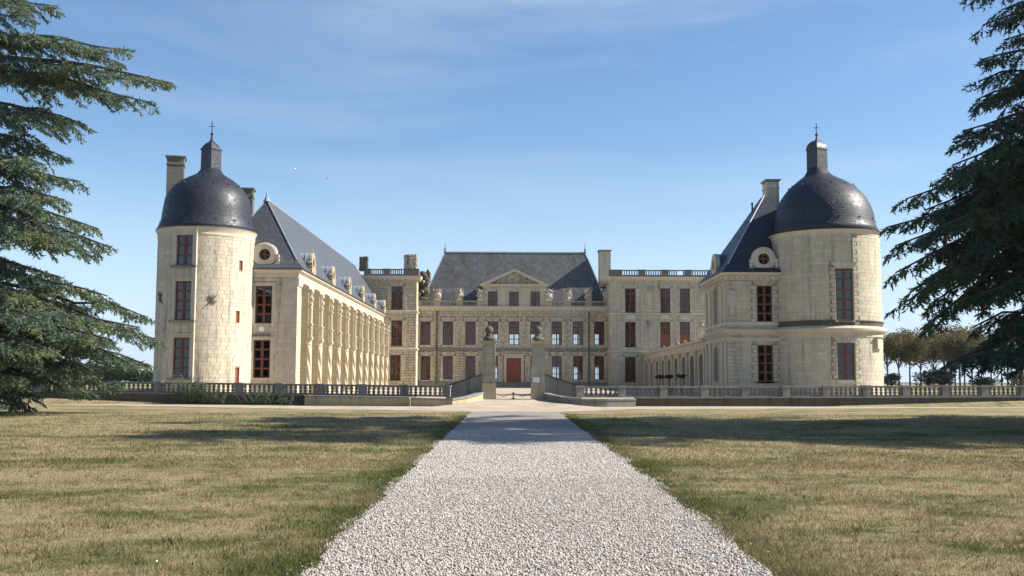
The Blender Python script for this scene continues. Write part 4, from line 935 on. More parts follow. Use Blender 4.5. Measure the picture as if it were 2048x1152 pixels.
for i, (a, b, c, d) in enumerate(up_ + lo_):
    M = T((a + b) / 2, YC, c); sh = (i < 3) or 9 <= i < 12
    window(cr, M @ T(0, .14, 0), b - a - .01, d - c, 2, 4, False, back=(M_SHUT, 0, .8) if sh else None, sill=(.16, -.02), bar=.09, mid=.17); rustic(cr, M @ T(0, -.04, 0), b - a, d - c, M_FAR, False, .325, .07, .52, 7, (.5, .34))
m_ = MB(); w2 = (dr[1] - dr[0]) / 2; cx = (dr[0] + dr[1]) / 2
door = MB().box(dr[0], dr[1], YC + .16, YC + .26, dr[2], dr[3]).build('door', M_DOOR, cr)
for s in (-1, 1):
    for z0_, z1_ in ((.25, 1.1), (1.3, 2.5), (2.7, 3.5)): MB().box(cx + s * w2 * .5 - w2 * .36, cx + s * w2 * .5 + w2 * .36, YC + .13, YC + .18, dr[2] + z0_, dr[2] + z1_).build('door_panel', M_DOOR, door)
MB().box(cx - .015, cx + .015, YC + .12, YC + .17, dr[2], dr[3]).build('door_meeting_bead', M_DOOR, door); MB().lathe([(.05, 0), (.06, .05), (.02, .09)], 8, T(cx + .18, YC + .16, dr[2] + 1.15) @ Matrix.Rotation(R(90), 4, 'X')).build('door_knob', M_IRON, door)
m_.box(dr[0] - .36, dr[0], YC - .14, YC + .2, dr[2], dr[3] + .36).box(dr[1], dr[1] + .36, YC - .14, YC + .2, dr[2], dr[3] + .36).box(dr[0], dr[1], YC - .14, YC + .2, dr[3], dr[3] + .36); m_.build('door_surround', M_TRIM, cr)
MB().box(dr[0] - .6, dr[1] + .6, YC - .32, YC, dr[3] + .36, dr[3] + .52).build('door_hood', M_TRIM, cr)
MB().box(dr[0] - .8, dr[1] + .8, YC - 1.0, YC, gz(133) - .1, dr[2] - .01).build('door_step', M_GREY, cr)
path = [(X0, YC), (X1, YC)]
cornice(cr, path, zc0, [(-.1, 0), (.08, 0), (.12, .12), (.38, .2), (.44, .34), (.5, zc1 - zc0), (-.3, zc1 - zc0)], M_TRIM); dentils(cr, path, zc0 + .05, .26, .18, .34, .62, M_TRIM); cornice(cr, path, zst, [(-.1, 0), (.08, 0), (.2, .08), (.2, .3), (.08, .42), (-.1, .42)], M_GREY, 'string_course')
MB().box(X0, X1, YC - .28, YC - .004, zb, zb + .95).build('plinth', M_GREY, cr)
for px in (873.5, 1177.5):
    x = at(px, 690, YC).x; m_ = MB().tube([(x, YC - .22, zc0), (x, YC - .22, zb)], .075, 8)
    for q in range(4): m_.box(x - .11, x + .11, YC - .3, YC, zb + 1.2 + q * 2.1, zb + 1.27 + q * 2.1)
    m_.build('drain_pipe', M_PIPE, cr)
zba = zat(602, YC)
zr = zat(505, YC + 4.3); a, b = at(890, 505, YC + 4.3).x, at(1170, 505, YC + 4.3).x
e0, e1 = at(839, 604, YC + .7).x, at(1217, 604, YC + .7).x
rf = hiproof(cr, e0, e1, YC + .7, YB + .5, zc1 + .1, zr, YC + 4.3, 0, a, M_OLD, (.2, .35), along='x', rx1=b)
MB().box(X0, X1, YC + .1, YB - .1, zc1 - .02, zc1 + .11).build('gutter_walk', M_GREY, cr)
MB().tube([(a, YC + 4.3, zr), (b, YC + 4.3, zr)], .12, 6).build('ridge_lead', M_LEAD, rf)
for x, ex in ((a, e0), (b, e1)):
    finial(rf, x, YC + 4.3, zr, zat(488, YC + 4.3) - zr, M_IRON, .14); MB().tube([(ex + (.2 if ex < 0 else -.2), YC + .9, zc1 + .45), (x, YC + 4.3, zr)], .07, 5).build('hip_lead', M_LEAD, rf)
# pedimented attic
ax0, ax1 = at(965, 590, YC).x, at(1091, 590, YC).x; zp0 = zat(573, YC); aw3 = [rect(c - 9.5, c + 9.5, 583, 613, YC) for c in (985.5, 1028, 1070.5)]
wall(cr, 'attic_wall', flat(T(ax0, YC - .05, 0)), 0, ax1 - ax0, zc1, zp0, [(p - ax0, q - ax0, r_, s) for p, q, r_, s in aw3], M_PALE, .35)
for s, x in ((-90, ax0), (90, ax1)): MB().box(x - .02 if s > 0 else x, x if s > 0 else x + .02, YC - .045, YC + 3.5, zc1, zp0).build('attic_side', M_WALL, cr)
for p, q, r_, s in aw3:
    M = T((p + q) / 2, YC - .05, r_); window(cr, M @ T(0, .14, 0), q - p - .01, s - r_, 2, 3, False, back=(M_IN, 0, 1), bar=.09, mid=.17); rustic(cr, M, q - p, s - r_, M_PALE, False, .32, .05, .3, 5, (.42, .3))
MB().box(ax0, ax1, YC + .7, YC + .75, zc1, zp0).build('attic_back', M_IN, cr)
px0, px1, pz = at(962, 570, YC).x, at(1095, 570, YC).x, zat(538, YC); cxp = (px0 + px1) / 2; zq = zp0 + .3
cornice(cr, [(ax0, YC + 2), (ax0, YC - .05), (ax1, YC - .05), (ax1, YC + 2)], zp0 - .02, [(-.1, 0), (.08, 0), (.3, .12), (.36, .32), (-.1, .32)], M_TRIM, 'attic_cornice'); dentils(cr, [(ax0, YC - .05), (ax1, YC - .05)], zp0 - .12, .2, .14, .2, .45, M_TRIM)
MB().prism([(px0 + .5, zq), (px1 - .5, zq), (cxp, pz - .3)], YC + .02, YC + 3.2).build('tympanum', M_SCULPT, cr)
mb = MB()
for k in range(46):
    t = random.uniform(-1, 1); hh = (pz - .55 - zq) * (1 - abs(t)); zz = zq + .12 + random.random() * max(.05, hh - .15); lump(mb, (cxp + t * (px1 - px0) * .40, YC - .02, zz), random.uniform(.12, .34), .13, random.uniform(.1, .24), .3, 1)
mb.build('tympanum_carving', M_SCULPT, cr)['kind'] = 'stuff'
for s in (-1, 1):
    e = px0 if s < 0 else px1; MB().add([(e, YC - .38, zq), (cxp, YC - .38, pz), (cxp, YC - .38, pz - .36), (e - s * .95, YC - .38, zq), (e, YC + 3.4, zq), (cxp, YC + 3.4, pz), (cxp, YC + 3.4, pz - .36), (e - s * .95, YC + 3.4, zq)],
        [(0, 1, 2, 3), (4, 5, 6, 7), (0, 1, 5, 4), (1, 2, 6, 5), (2, 3, 7, 6), (3, 0, 4, 7)]).build('raking_cornice', M_TRIM, cr)
# roof balustrade with trophies
zpl = zc1 + .02
for grp in ((837, 875, 919, 960), (1097, 1135, 1177, 1218)):
    for k, (p, q) in enumerate(zip(grp, grp[1:])): balustrade(cr, (at(p, 607, YC).x, YC - .1), (at(q, 607, YC).x, YC - .1), zpl, zba, 1, 6, M_SCULPT, post=.42, rail=.14, ends=(True, k == 2), br=.09)
for px in (875, 919, 961, 1097, 1135, 1177, 1213): trophy(cr, at(px, 595, YC).x, YC - .1, zba + .03, 1.35, zat(577, YC) - zba, M_SCULPT)

# ---------------------------------------------------------------- gate, fence, retaining walls
YG = 65.2
def gate_pillar(px, label):
    p = at(px, 740, YG); x = p.x; z0 = .5; zc = zat(688, YG); zk = zat(683, YG); zp = zat(766, YG); w = .39
    o = thing('gate_pillar', (x, YG, z0), label, 'gate pillar', 'gate pillars')
    MB().box(x - w - .05, x + w + .05, YG - w - .05, YG + w + .05, z0, zp).build('plinth', M_BUFF, o)
    n = 4; h = (zc - zp) / n
    for k in range(n): m = MB().box(x - w + .012, x + w - .012, YG - w + .012, YG + w - .012, zp + k * h, zp + (k + 1) * h - .0).box(x - w, x + w, YG - w, YG + w, zp + k * h + .02, zp + (k + 1) * h - .02); m.build('pillar_block', M_PILLAR, o)
    MB().frustum(x, YG, zc, zc + .1, w, w, w + .12, w + .12).box(x - w - .16, x + w + .16, YG - w - .16, YG + w + .16, zc + .1, zk + .02).build('capstone', M_BUFF, o)
    zt = zat(652, YG); r = .27; zc_ = zt - r
    MB().frustum(x, YG, zk + .02, zk + .12, w * .98, w * .98, w * .9, w * .9).lathe([(w * 1.0, zk + .12), (w * .95, zk + .2), (w * .6, zk + .32), (.2, zk + .45), (.13, zk + .55), (.2, zk + .58), (.13, zk + .62), (.12, zc_ - r * .8)], 18, T(x, YG, 0)).build('pedestal', M_DARK, o)
    MB().lathe([(max(.02, r * math.sin(math.pi * k / 12)), zc_ - r * math.cos(math.pi * k / 12)) for k in range(13)], 20, T(x, YG, 0)).build('ball_finial', M_DARK, o, smooth=True)
    return o
gate_pillar(978, 'tall square stone gate pillar with ball finial left of the entrance drive'); gate_pillar(1076, 'tall square stone gate pillar with ball finial and small white plaque')
pq = at(1072.5, 760, YG - .46); pl = MB().box(pq.x - .2, pq.x + .2, YG - .452, YG - .432, pq.z - .15, pq.z + .15).build('notice_plaque', M_WHITE); tag(pl, 'small white plaque with blue print on the right gate pillar', 'sign')
for q in range(3): MB().box(pq.x - .11 + .02 * q, pq.x + .10 - .01 * q, YG - .4545, YG - .4515, pq.z + .035 - .05 * q, pq.z + .058 - .05 * q).build('print_line', M_BLUE, pl)
pc = [at(x, 789, YG) for x in (989, 1064)]; N = 40; ch = thing('barrier_chain', ((pc[0].x + pc[1].x) / 2, YG, gz(66.4)), 'thin dark chain hanging low between the two gate pillars', 'chain'); cpts = [(pc[0].x + (pc[1].x - pc[0].x) * k / N, YG, 1.12 - .2 * (1 - abs(2 * (k % (N // 2)) / (N // 2) - 1)) * 1.0) for k in range(N + 1)]
MB().tube(cpts, .022, 6).build('chain_links', M_IRON, ch); MB().lathe([(.12, gz(66.4)), (.12, gz(66.4) + .05), (.035, gz(66.4) + .07), (.035, 1.13), (.06, 1.16), (.01, 1.2)], 8, T((pc[0].x + pc[1].x) / 2, YG, 0)).build('post', M_IRON, ch)
def low_wall(name, pts, th, mat, label, cope=None, copemat=None, cat='wall', group=None):
    """pts: (x,y,zbot,ztop)"""
    o = thing(name, (pts[0][0], pts[0][1], pts[0][2]), label, cat, group); n = len(pts); ns = []
    for k in range(n):
        a, b = Vector(pts[max(0, k - 1)][:2]), Vector(pts[min(n - 1, k + 1)][:2]); d = (b - a).normalized(); ns.append(Vector((d.y, -d.x)))
    def strip(off0, off1, zf0, zf1):
        mb = MB()
        for (x, y, zb_, zt_), nn in zip(pts, ns):
            for off, z in ((off0, zf0(zb_, zt_)), (off1, zf0(zb_, zt_)), (off1, zf1(zb_, zt_)), (off0, zf1(zb_, zt_))): mb.v.append((x + nn.x * off, y + nn.y * off, z))
        mb.f = [(4 * k + i, 4 * (k + 1) + i, 4 * (k + 1) + (i + 1) % 4, 4 * k + (i + 1) % 4) for k in range(n - 1) for i in range(4)] + [(3, 2, 1, 0), tuple(4 * (n - 1) + i for i in range(4))]; return mb
    strip(-th, 0, lambda b, t: b, lambda b, t: t - (cope or 0)).build('wall_body', mat, o)
    if cope: strip(-th - .04, .05, lambda b, t: t - cope, lambda b, t: t).build('coping', copemat or mat, o)
    return o
def fpt(px, Y, py): p = at(px, py, Y); return (p.x, p.y)
fl = thing('stone_balustrade', (*fpt(400, 66, 790), .5), 'long grey stone balustrade left of the gate, running under the cedar', 'balustrade', 'garden balustrades')
balustrade(fl, fpt(-155, 67.6, 790), fpt(893, 64.3, 790), 1.20, 1.88, 13, 7, M_GREY, post=.25, rail=.11, thick=.15, br=.115, dz=-.31)
frr = thing('stone_balustrade', (*fpt(1700, 66, 790), .5), 'long grey stone balustrade right of the gate, running past the stout tower', 'balustrade', 'garden balustrades')
balustrade(frr, fpt(1160, 64.3, 790), fpt(2200, 67.2, 790), .88, 1.575, 13, 7, M_GREY, post=.25, rail=.11, thick=.15, br=.115, dz=.15)
a, b = fpt(-155, 67.4, 790), fpt(612, 64.95, 790)
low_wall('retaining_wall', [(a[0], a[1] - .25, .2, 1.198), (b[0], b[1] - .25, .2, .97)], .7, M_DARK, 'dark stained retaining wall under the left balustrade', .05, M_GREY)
a, b = fpt(612, 63.6, 790), fpt(820, 62.9, 790)
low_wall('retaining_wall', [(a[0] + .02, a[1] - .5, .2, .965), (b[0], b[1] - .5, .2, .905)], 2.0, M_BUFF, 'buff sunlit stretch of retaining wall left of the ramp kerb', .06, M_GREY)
q = [fpt(821, 62.3, 800), fpt(870, 62.0, 800), fpt(905, 61.9, 800), fpt(935, 62.8, 800), fpt(955, 63.9, 800), fpt(966, 64.75, 800)]
low_wall('ramp_parapet', [(*q[0], .2, .88), (*q[1], .2, .84), (*q[2], .2, .83), (*q[3], .3, .94), (*q[4], .4, 1.08), (*q[5], .45, 1.19)], .35, M_BUFF, 'low curved stone kerb wall sweeping from the left balustrade to the gate', .1, M_GREY, group='ramp kerb walls')
q = [fpt(1087, 64.75, 800), fpt(1097, 63.9, 800), fpt(1125, 62.8, 800), fpt(1165, 62.0, 800), fpt(1215, 62.2, 800), fpt(1272, 62.8, 800)]
low_wall('ramp_parapet', [(*q[0], .45, 1.16), (*q[1], .4, 1.08), (*q[2], .3, .95), (*q[3], .2, .85), (*q[4], .2, .84), (*q[5], .2, .86)], .35, M_GREY, 'low curved grey kerb wall sweeping from the gate to the right balustrade', .1, M_GREY, group='ramp kerb walls')
a, b = fpt(1272, 64.5, 790), fpt(2200, 67.1, 790)
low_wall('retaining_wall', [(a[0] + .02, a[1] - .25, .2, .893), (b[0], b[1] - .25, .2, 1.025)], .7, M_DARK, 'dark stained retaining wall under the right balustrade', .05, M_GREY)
for s, (pa1, pb1, y0_, y1_, lab) in ((0, (892, 964.5, 770.5, 747, 'sloping grey wing wall rising from the left balustrade to the gate pillar')), (1, (1162, 1089.5, 772, 747.5, 'sloping grey wing wall rising from the right balustrade to the gate pillar'))):
    p0, p1 = at(pa1, y0_, 64.9), at(pb1, y1_, 64.95); pts = [(p0.x, p0.y, .4, p0.z), (p1.x, p1.y, .4, p1.z)]
    low_wall('wing_wall', pts if s == 0 else pts[::-1], .3, M_GREY, lab, .08, M_DARK, group='gate wing walls')

# ---------------------------------------------------------------- cedars
def project(p):
    d = p - CAMP; w = d.dot(fw); return 1024 + F * d.dot(rt) / w, 576 - F * d.dot(up) / w
def needles(pos, dirs, length, width):
    """one slim triangle per needle tuft; pos, dirs (n,3)"""
    n = len(pos); dirs = dirs / np.linalg.norm(dirs, axis=1, keepdims=True)
    side = np.cross(dirs, rng.normal(size=(n, 3))); side /= np.linalg.norm(side, axis=1, keepdims=True) + 1e-9
    l = (length * rng.uniform(.6, 1.25, n))[:, None]; w = (width * rng.uniform(.6, 1.3, n))[:, None]
    return np.stack([pos - side * w, pos + side * w, pos + dirs * l], 1).reshape(-1, 3)
def foliage_limb(P, sec_len, droop, dens=1.0, start=.12, nl=.20, nw=.036):
    """P: (m,3) limb points from trunk to tip -> triangles of flat, drooping sprays"""
    P = np.array(P); seg = np.linalg.norm(np.diff(P, axis=0), axis=1); s = np.concatenate([[0], np.cumsum(seg)]); Lt = s[-1]; out = []; twigs = []
    n = max(4, int(Lt * (1 - start) / (.21 / dens)))
    for k in range(n):
        t = start + (1 - start) * (k + rng.random()) / n; q = np.array([np.interp(t * Lt, s, P[:, i]) for i in range(3)])
        j = min(len(P) - 2, int(np.searchsorted(s, t * Lt)) - 1); j = max(j, 0); d = P[j + 1] - P[j]; d /= np.linalg.norm(d)
        sd = np.array([-d[1], d[0], 0]); sd /= np.linalg.norm(sd) + 1e-9
        sg = 1 if k % 2 else -1; an = rng.uniform(.35, 1.3)
        v = d * math.cos(an) + sd * sg * math.sin(an); v[2] += rng.uniform(-.38, .22) - droop * .35; v /= np.linalg.norm(v)
        Ls = (sec_len * (1.02 - t) ** .55 + .4) * rng.uniform(.4, 1.25)
        m = max(3, int(Ls / .095)); u = (np.arange(m) + rng.random(m)) / m * Ls
        c = q + v * u[:, None]; c[:, 2] -= droop * .22 * u ** 2
        twigs.append((q, c[-1]))
        # sprays leaving the secondary on both sides
        sv = np.array([-v[1], v[0], 0]); sv /= np.linalg.norm(sv) + 1e-9
        sgn = np.where(np.arange(m) % 2 == 0, 1, -1)[:, None]; a2 = rng.uniform(.5, 1.1, m)[:, None]
        w = v * np.cos(a2) + sv * sgn * np.sin(a2); w[:, 2] += rng.uniform(-.45, .25, m) - droop * .55
        w /= np.linalg.norm(w, axis=1, keepdims=True); L3 = (.22 + .34 * (1 - u / Ls)) * rng.uniform(.6, 1.2, m)
        K = 9; f = np.linspace(.08, 1, K)
        pos = c[:, None, :] + w[:, None, :] * (L3[:, None, None] * f[None, :, None]); pos[..., 2] -= droop * .35 * (L3[:, None] * f[None]) ** 2
        dirs = w[:, None, :] + rng.normal(scale=.62, size=(m, K, 3)); dirs[..., 2] += .1
        out.append(needles(pos.reshape(-1, 3), dirs.reshape(-1, 3), nl, nw))
        dirs = v + rng.normal(scale=.6, size=(m, 3)); out.append(needles(c, dirs, nl, nw))
    return np.concatenate(out), twigs
def limb_points(A, B, bulge, n=9):
    A, B = np.array(A), np.array(B); t = np.linspace(0, 1, n)[:, None]; p = A + (B - A) * t; p[:, 2] += bulge * np.sin(np.pi * t[:, 0]) ** 1.2
    nz_ = rng.normal(scale=.12, size=(n, 3)); nz_[0] = nz_[-1] = 0; return p + nz_
def cedar(label, base, height, trunk_r, tips, keep, n_rand, rad, droop, dens, zlow, seed, sec=2.0, mat=None, forks=1):
    global rng; rng = np.random.default_rng(seed); rnd = random.Random(seed)
    o = thing('cedar_tree', base, label, 'tree', 'cedars framing the lawn'); bx_, by_, bz_ = base
    pts = [(bx_ + .25 * math.sin(k * .8) * k / 12, by_, bz_ - .3 + height * k / 12) for k in range(13)]
    MB().tube(pts, [trunk_r * (1 - k / 12.6) ** .8 for k in range(13)], 10).build('trunk', M_BARK, o)
    limbs = []
    for (px, py, Y, rise, slen) in tips:
        B_ = at(px, py, Y); za = min(max(B_.z + rise, zlow + .5), bz_ + height * .95)
        limbs.append(((bx_, by_, za), tuple(B_), .25 + .03 * abs(B_.x - bx_), slen))
    tries = 0; added = 0
    while added < n_rand and tries < n_rand * 14:
        tries += 1; a = rnd.uniform(0, 2 * math.pi); hz = zlow + (height - zlow) * (added / n_rand); f = hz / height
        Lr = rad(f) * rnd.uniform(.72, 1.08); za = bz_ + hz
        B_ = Vector((bx_ + math.cos(a) * Lr, by_ + math.sin(a) * Lr, za - Lr * rnd.uniform(.02, .22) * (1 if f < .7 else .3)))
        if not keep(*project(B_), *project(Vector((bx_, by_, za)) * .35 + B_ * .65)): continue
        limbs.append(((bx_, by_, za), tuple(B_), rnd.uniform(.2, .9), sec * rnd.uniform(.75, 1.1))); added += 1
    for A_, B_, bl, slen in limbs:
        P = limb_points(A_, B_, bl); l = np.linalg.norm(P[-1] - P[0]); n = len(P)
        wood = MB().tube([tuple(p) for p in P], [max(.018, .03 + .012 * l * (1 - k / (n - 1)) ** 1.1) for k in range(n)], 6)
        tri, tw = foliage_limb(P, slen, droop, dens)
        for fk in range(forks):
            i0 = rnd.choice((3, 4, 5)); e0 = P[-1] + np.array([rnd.uniform(-.8, .8), rnd.uniform(-2.2, 2.2), rnd.uniform(-.7, .15)]) * min(1.0, l / 8) - (P[-1] - P[0]) * rnd.uniform(.05, .25)
            P2 = limb_points(P[i0], e0, rnd.uniform(0, .3), 6); wood.tube([tuple(p) for p in P2], [.05 - .007 * k for k in range(6)], 5)
            t2, tw2 = foliage_limb(P2, slen * .62, droop * 1.15, dens); tri = np.concatenate([tri, t2]); tw = tw + tw2
        for q, e in tw[::2]: wood.tube([tuple(q), tuple((np.array(q) + e) / 2 + [0, 0, .02]), tuple(e)], [.018, .012, .006], 3)
        lo = wood.build('limb', M_BARK, o)
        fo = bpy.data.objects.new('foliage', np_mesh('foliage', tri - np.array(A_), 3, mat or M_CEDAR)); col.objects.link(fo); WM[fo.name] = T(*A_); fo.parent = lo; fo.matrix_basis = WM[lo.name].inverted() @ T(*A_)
        fo['kind'] = 'stuff'
    return o
# left cedar: trunk outside the frame, boughs reach in and down to the lawn
LC = (-30.5, 50.0, gz(50))
ltips = [(112, 12, 48, 1.2, 1.5), (60, 30, 47, .8, 2.0), (255, 102, 46, 1.6, 1.5), (200, 110, 48, 1.8, 2.0), (342, 166, 46, 2.0, 1.7), (300, 205, 47, 2.4, 1.7), (240, 190, 50, 1.8, 2.2), (172, 250, 48, 1.6, 1.9), (128, 262, 46, 1.4, 2.0), (125, 312, 47, 2.0, 2.0), (90, 330, 44, 1.6, 1.8),
         (157, 362, 46, 1.2, 1.7), (130, 400, 45, 1.2, 2.2), (214, 492, 44, 3.4, 1.9), (180, 505, 46, 3.2, 2.0), (198, 458, 48, 2.4, 1.8), (120, 470, 43, 2.4, 2.4), (122, 555, 45, 2.0, 1.9), (60, 590, 42, 1.5, 2.4), (215, 592, 46, 1.5, 1.8), (292, 634, 48, 1.6, 1.9), (280, 655, 45, 1.8, 1.7), (312, 678, 46, 1.6, 1.7), (225, 680, 43, 1.6, 2.2), (300, 732, 47, 2.0, 1.7), (250, 722, 44, 1.8, 1.9),
         (235, 766, 48, 2.2, 1.5), (180, 740, 44, 1.8, 2.0), (120, 775, 45, 1.6, 1.9), (100, 700, 41, 1.5, 2.2), (70, 790, 47, 1.4, 1.8), (30, 800, 49, 1.0, 1.8), (40, 755, 42, 1.0, 2.2), (20, 810, 52, .8, 1.6), (0, 690, 40, 1, 2.4), (150, 640, 42, 1.4, 2.4), (80, 640, 41, 1.2, 2.4)]
def lkeep(x, y, mx_, my_): return (y < -80 and my_ < -60) or (x < -60 and mx_ < -60)
cedar('sunlit green cedar with tiered boughs reaching in from the left edge', LC, 27, .75, ltips, lkeep, 46, lambda f: 11 * (1 - .6 * f), .5, .74, 1.2, 11, mat=M_CEDAR_L)
# right cedar: seen against the light, drooping boughs
RC = (25.0, 39.0, gz(39))
rtips = [(1932, -4, 38, 1.0, .7), (1966, 50, 38, 2.0, .9), (2003, 20, 36, 1.6, 1.0), (2008, 80, 39, 1.6, 1.1), (1960, 120, 37, 1.4, .9), (1960, 162, 39, 1.2, .8), (1953, 200, 38, 1.6, .9), (2012, 150, 36, 1.2, 1.2), (2020, 190, 38, 1.2, 1.0),
         (1925, 262, 38, .8, 1.2), (1905, 285, 37, 1.2, 1.2), (1905, 330, 38, 1.8, 1.4), (1885, 355, 36, 2.0, 1.5), (2000, 295, 38, .8, 1.3), (1812, 398, 38, 2.4, 1.3), (1772, 455, 37, 3.0, 1.4), (1790, 492, 38, 3.2, 1.4), (1792, 545, 37, 3.8, 1.3), (1850, 420, 39, 2.2, 1.8), (1840, 480, 36, 2.8, 1.8), (1900, 430, 37, 1.8, 2.0), (1960, 400, 38, 1.2, 2.2), (2020, 420, 36, 1.0, 1.6), (1890, 500, 38, 2.6, 1.9), (1980, 350, 37, .8, 2.0),
         (1800, 612, 38, 5.2, 1.1), (1820, 585, 37, 4.6, 1.3), (1840, 660, 37, 6.2, 1.0), (1858, 610, 38, 5.0, 1.2), (1850, 560, 36, 4.0, 1.6), (1925, 602, 38, 3.2, 1.1), (1962, 588, 36, 2.6, 1.3), (2000, 548, 37, 1.8, 1.5), (2035, 520, 38, 1.4, 1.6),
         (1945, 655, 38, 1.6, .9), (1893, 728, 37, 2.8, 1.2), (1930, 715, 36, 2.2, 1.6), (1975, 722, 38, 1.8, 1.7), (1960, 690, 39, 1.6, 1.6), (2010, 700, 36, 1.0, 1.9), (2030, 640, 37, .8, 1.8), (2040, 722, 38, 1.0, 1.8), (1990, 660, 37, 1.0, 1.6)]
def rkeep(x, y, mx_, my_): return (y < -70 and my_ < -60) or (x > 2120 and mx_ > 2120)
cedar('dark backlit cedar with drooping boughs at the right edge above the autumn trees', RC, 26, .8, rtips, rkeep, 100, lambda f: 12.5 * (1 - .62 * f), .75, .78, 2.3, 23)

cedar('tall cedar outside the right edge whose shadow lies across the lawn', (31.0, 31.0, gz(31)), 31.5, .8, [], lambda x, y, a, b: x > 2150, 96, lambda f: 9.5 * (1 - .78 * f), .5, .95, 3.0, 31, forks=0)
# ---------------------------------------------------------------- distant avenue trees, hedges, hills
def crown(n, rx, ry, rz, leaf, seed, lumps=9):
    r_ = np.random.default_rng(seed); cs = np.stack([r_.uniform(-.55, .55, lumps) * rx, r_.uniform(-.55, .55, lumps) * ry, r_.uniform(-.5, .6, lumps) * rz], 1)
    k = r_.integers(0, lumps, n); d = r_.normal(size=(n, 3)); d /= np.linalg.norm(d, axis=1, keepdims=True)
    p = cs[k] + d * (r_.random(n) ** .45)[:, None] * np.array([rx, ry, rz]) * .55
    a = r_.normal(size=(n, 3)); a /= np.linalg.norm(a, axis=1, keepdims=True); b = np.cross(a, r_.normal(size=(n, 3))); b /= np.linalg.norm(b, axis=1, keepdims=True)
    l = (leaf * r_.uniform(.6, 1.3, n))[:, None]
    return np.stack([p - a * l, p + b * l * .6, p + a * l, p - b * l * .6], 1).reshape(-1, 4, 3).reshape(-1, 3)
def tree_kind(seed, h, cw, ch, mat, n=2200, leaf=.16, trunk=.14):
    rr = random.Random(seed); tm = MB(); hb = h - ch
    tm.tube([(0, 0, -.2), (.05, 0, hb * .6), (.0, .05, hb), (.08, 0, h - ch * .4)], [trunk * 1.25, trunk, trunk * .85, trunk * .3], 7)
    for k in range(7):
        a = rr.uniform(0, 6.28); z0_ = hb * rr.uniform(.65, 1.05); l = cw * rr.uniform(.5, .85); tm.tube([(0, 0, z0_), (math.cos(a) * l * .5, math.sin(a) * l * .5, z0_ + ch * .35), (math.cos(a) * l, math.sin(a) * l, z0_ + ch * .75)], [trunk * .5, trunk * .32, .02], 5)
    return tm.mesh('trunk', M_BARK), np_mesh('crown', crown(n, cw, cw, ch * .62, leaf, seed, 11), 4, mat), hb + ch * .5
kinds = [tree_kind(100 + k, 8.4, 2.9, 4.6, M_PLANE, 4200, .15, .11) for k in range(3)]
ORD = 'first second third fourth fifth sixth seventh eighth ninth tenth eleventh twelfth thirteenth fourteenth fifteenth sixteenth seventeenth eighteenth'.split()
tpx = [1775, 1798, 1820, 1842, 1868, 1889, 1900, 1910, 1920, 1929, 1945, 1963, 1983, 2003, 2015, 2023, 2034, 2044]
for k, px in enumerate(tpx):
    Y = 150 + (k % 3) * 11 + random.uniform(-2, 2); p = at(px, 760, Y); tm, cm, cz = kinds[k % 3]; s = random.uniform(.92, 1.06) * Y / 158
    lab = f"{ORD[k]} rust-brown avenue tree counted from the stout right tower"
    o = thing('avenue_tree', (p.x, Y, 1.1), lab, 'tree', 'autumn avenue trees behind the right balustrade'); M = T(p.x, Y, 1.1) @ RZ(random.uniform(0, 6)) @ Matrix.Diagonal((s, s, s, 1))
    obj('trunk', tm, o, M); obj('crown', cm, o, M @ T(0, 0, cz))
bk = [tree_kind(200 + k, 4.0, 2.2, 3.2, M_BUSH, 1500, .2) for k in range(2)]
def bush(px, Y, w, h, lab, grp, k):
    p = at(px, 760, Y); tm, cm, cz = bk[k % 2]; o = thing('far_bush', (p.x, Y, 1.1), lab, 'bush', grp); M = T(p.x, Y, 1.1) @ RZ(k) @ Matrix.Diagonal((w / 2.6, w / 2.6, h / 4.0, 1)); obj('trunk', tm, o, M); obj('crown', cm, o, M @ T(0, 0, cz))
for k, (px, w, h, lab) in enumerate(((1782, 2.6, 2.2, 'small green bush beside the foot of the stout right tower'), (1858, 4.2, 3.0, 'wide green bush between the avenue trunks'), (1884, 3.2, 2.6, 'round green bush right of the wide bush among the avenue trunks'), (1975, 3.6, 1.8, 'low green bush under the dark cedar bough'), (2046, 3.5, 2.6, 'green bush at the right picture edge behind the balustrade'))):
    bush(px, 172, w, h, lab, 'bushes among the avenue trees', k)
for k, (px, w, h) in enumerate(((70, 12, 4), (120, 9, 5), (160, 10, 3.4), (205, 12, 5.2), (240, 8, 4.0), (268, 10, 3.4), (292, 8, 3.0))):
    bush(px, 260, w, h, f'dark distant hedge tree, {("first", "second", "third", "fourth", "fifth", "sixth", "seventh")[k]} from the left picture edge beyond the balustrade', 'distant hedge trees on the left', k)
def hill(name, Y, x0, x1, h, seed):
    r_ = random.Random(seed); ph = [r_.uniform(0, 6) for _ in range(5)]; mb = MB(); n = 120
    for k in range(n + 1):
        x = x0 + (x1 - x0) * k / n; z = h * (.55 + .25 * math.sin(x / 410 + ph[0]) + .15 * math.sin(x / 170 + ph[1]) + .06 * math.sin(x / 47 + ph[2])) + r_.uniform(0, h * .05)
        mb.v += [(x, Y - 500, 1.0), (x, Y, 1.1 + z), (x, Y + 600, 1.0)]
    mb.f = [(3 * k + i, 3 * k + 3 + i, 3 * k + 4 + i, 3 * k + 1 + i) for k in range(n) for i in (0, 1)]
    tag(mb.build(name, M_HILL, smooth=True), kind='structure')
hill('hill_ridge', 3000, -3500, 3500, 15, 3); hill('hill_ridge', 2000, -2400, 2400, 6, 9)

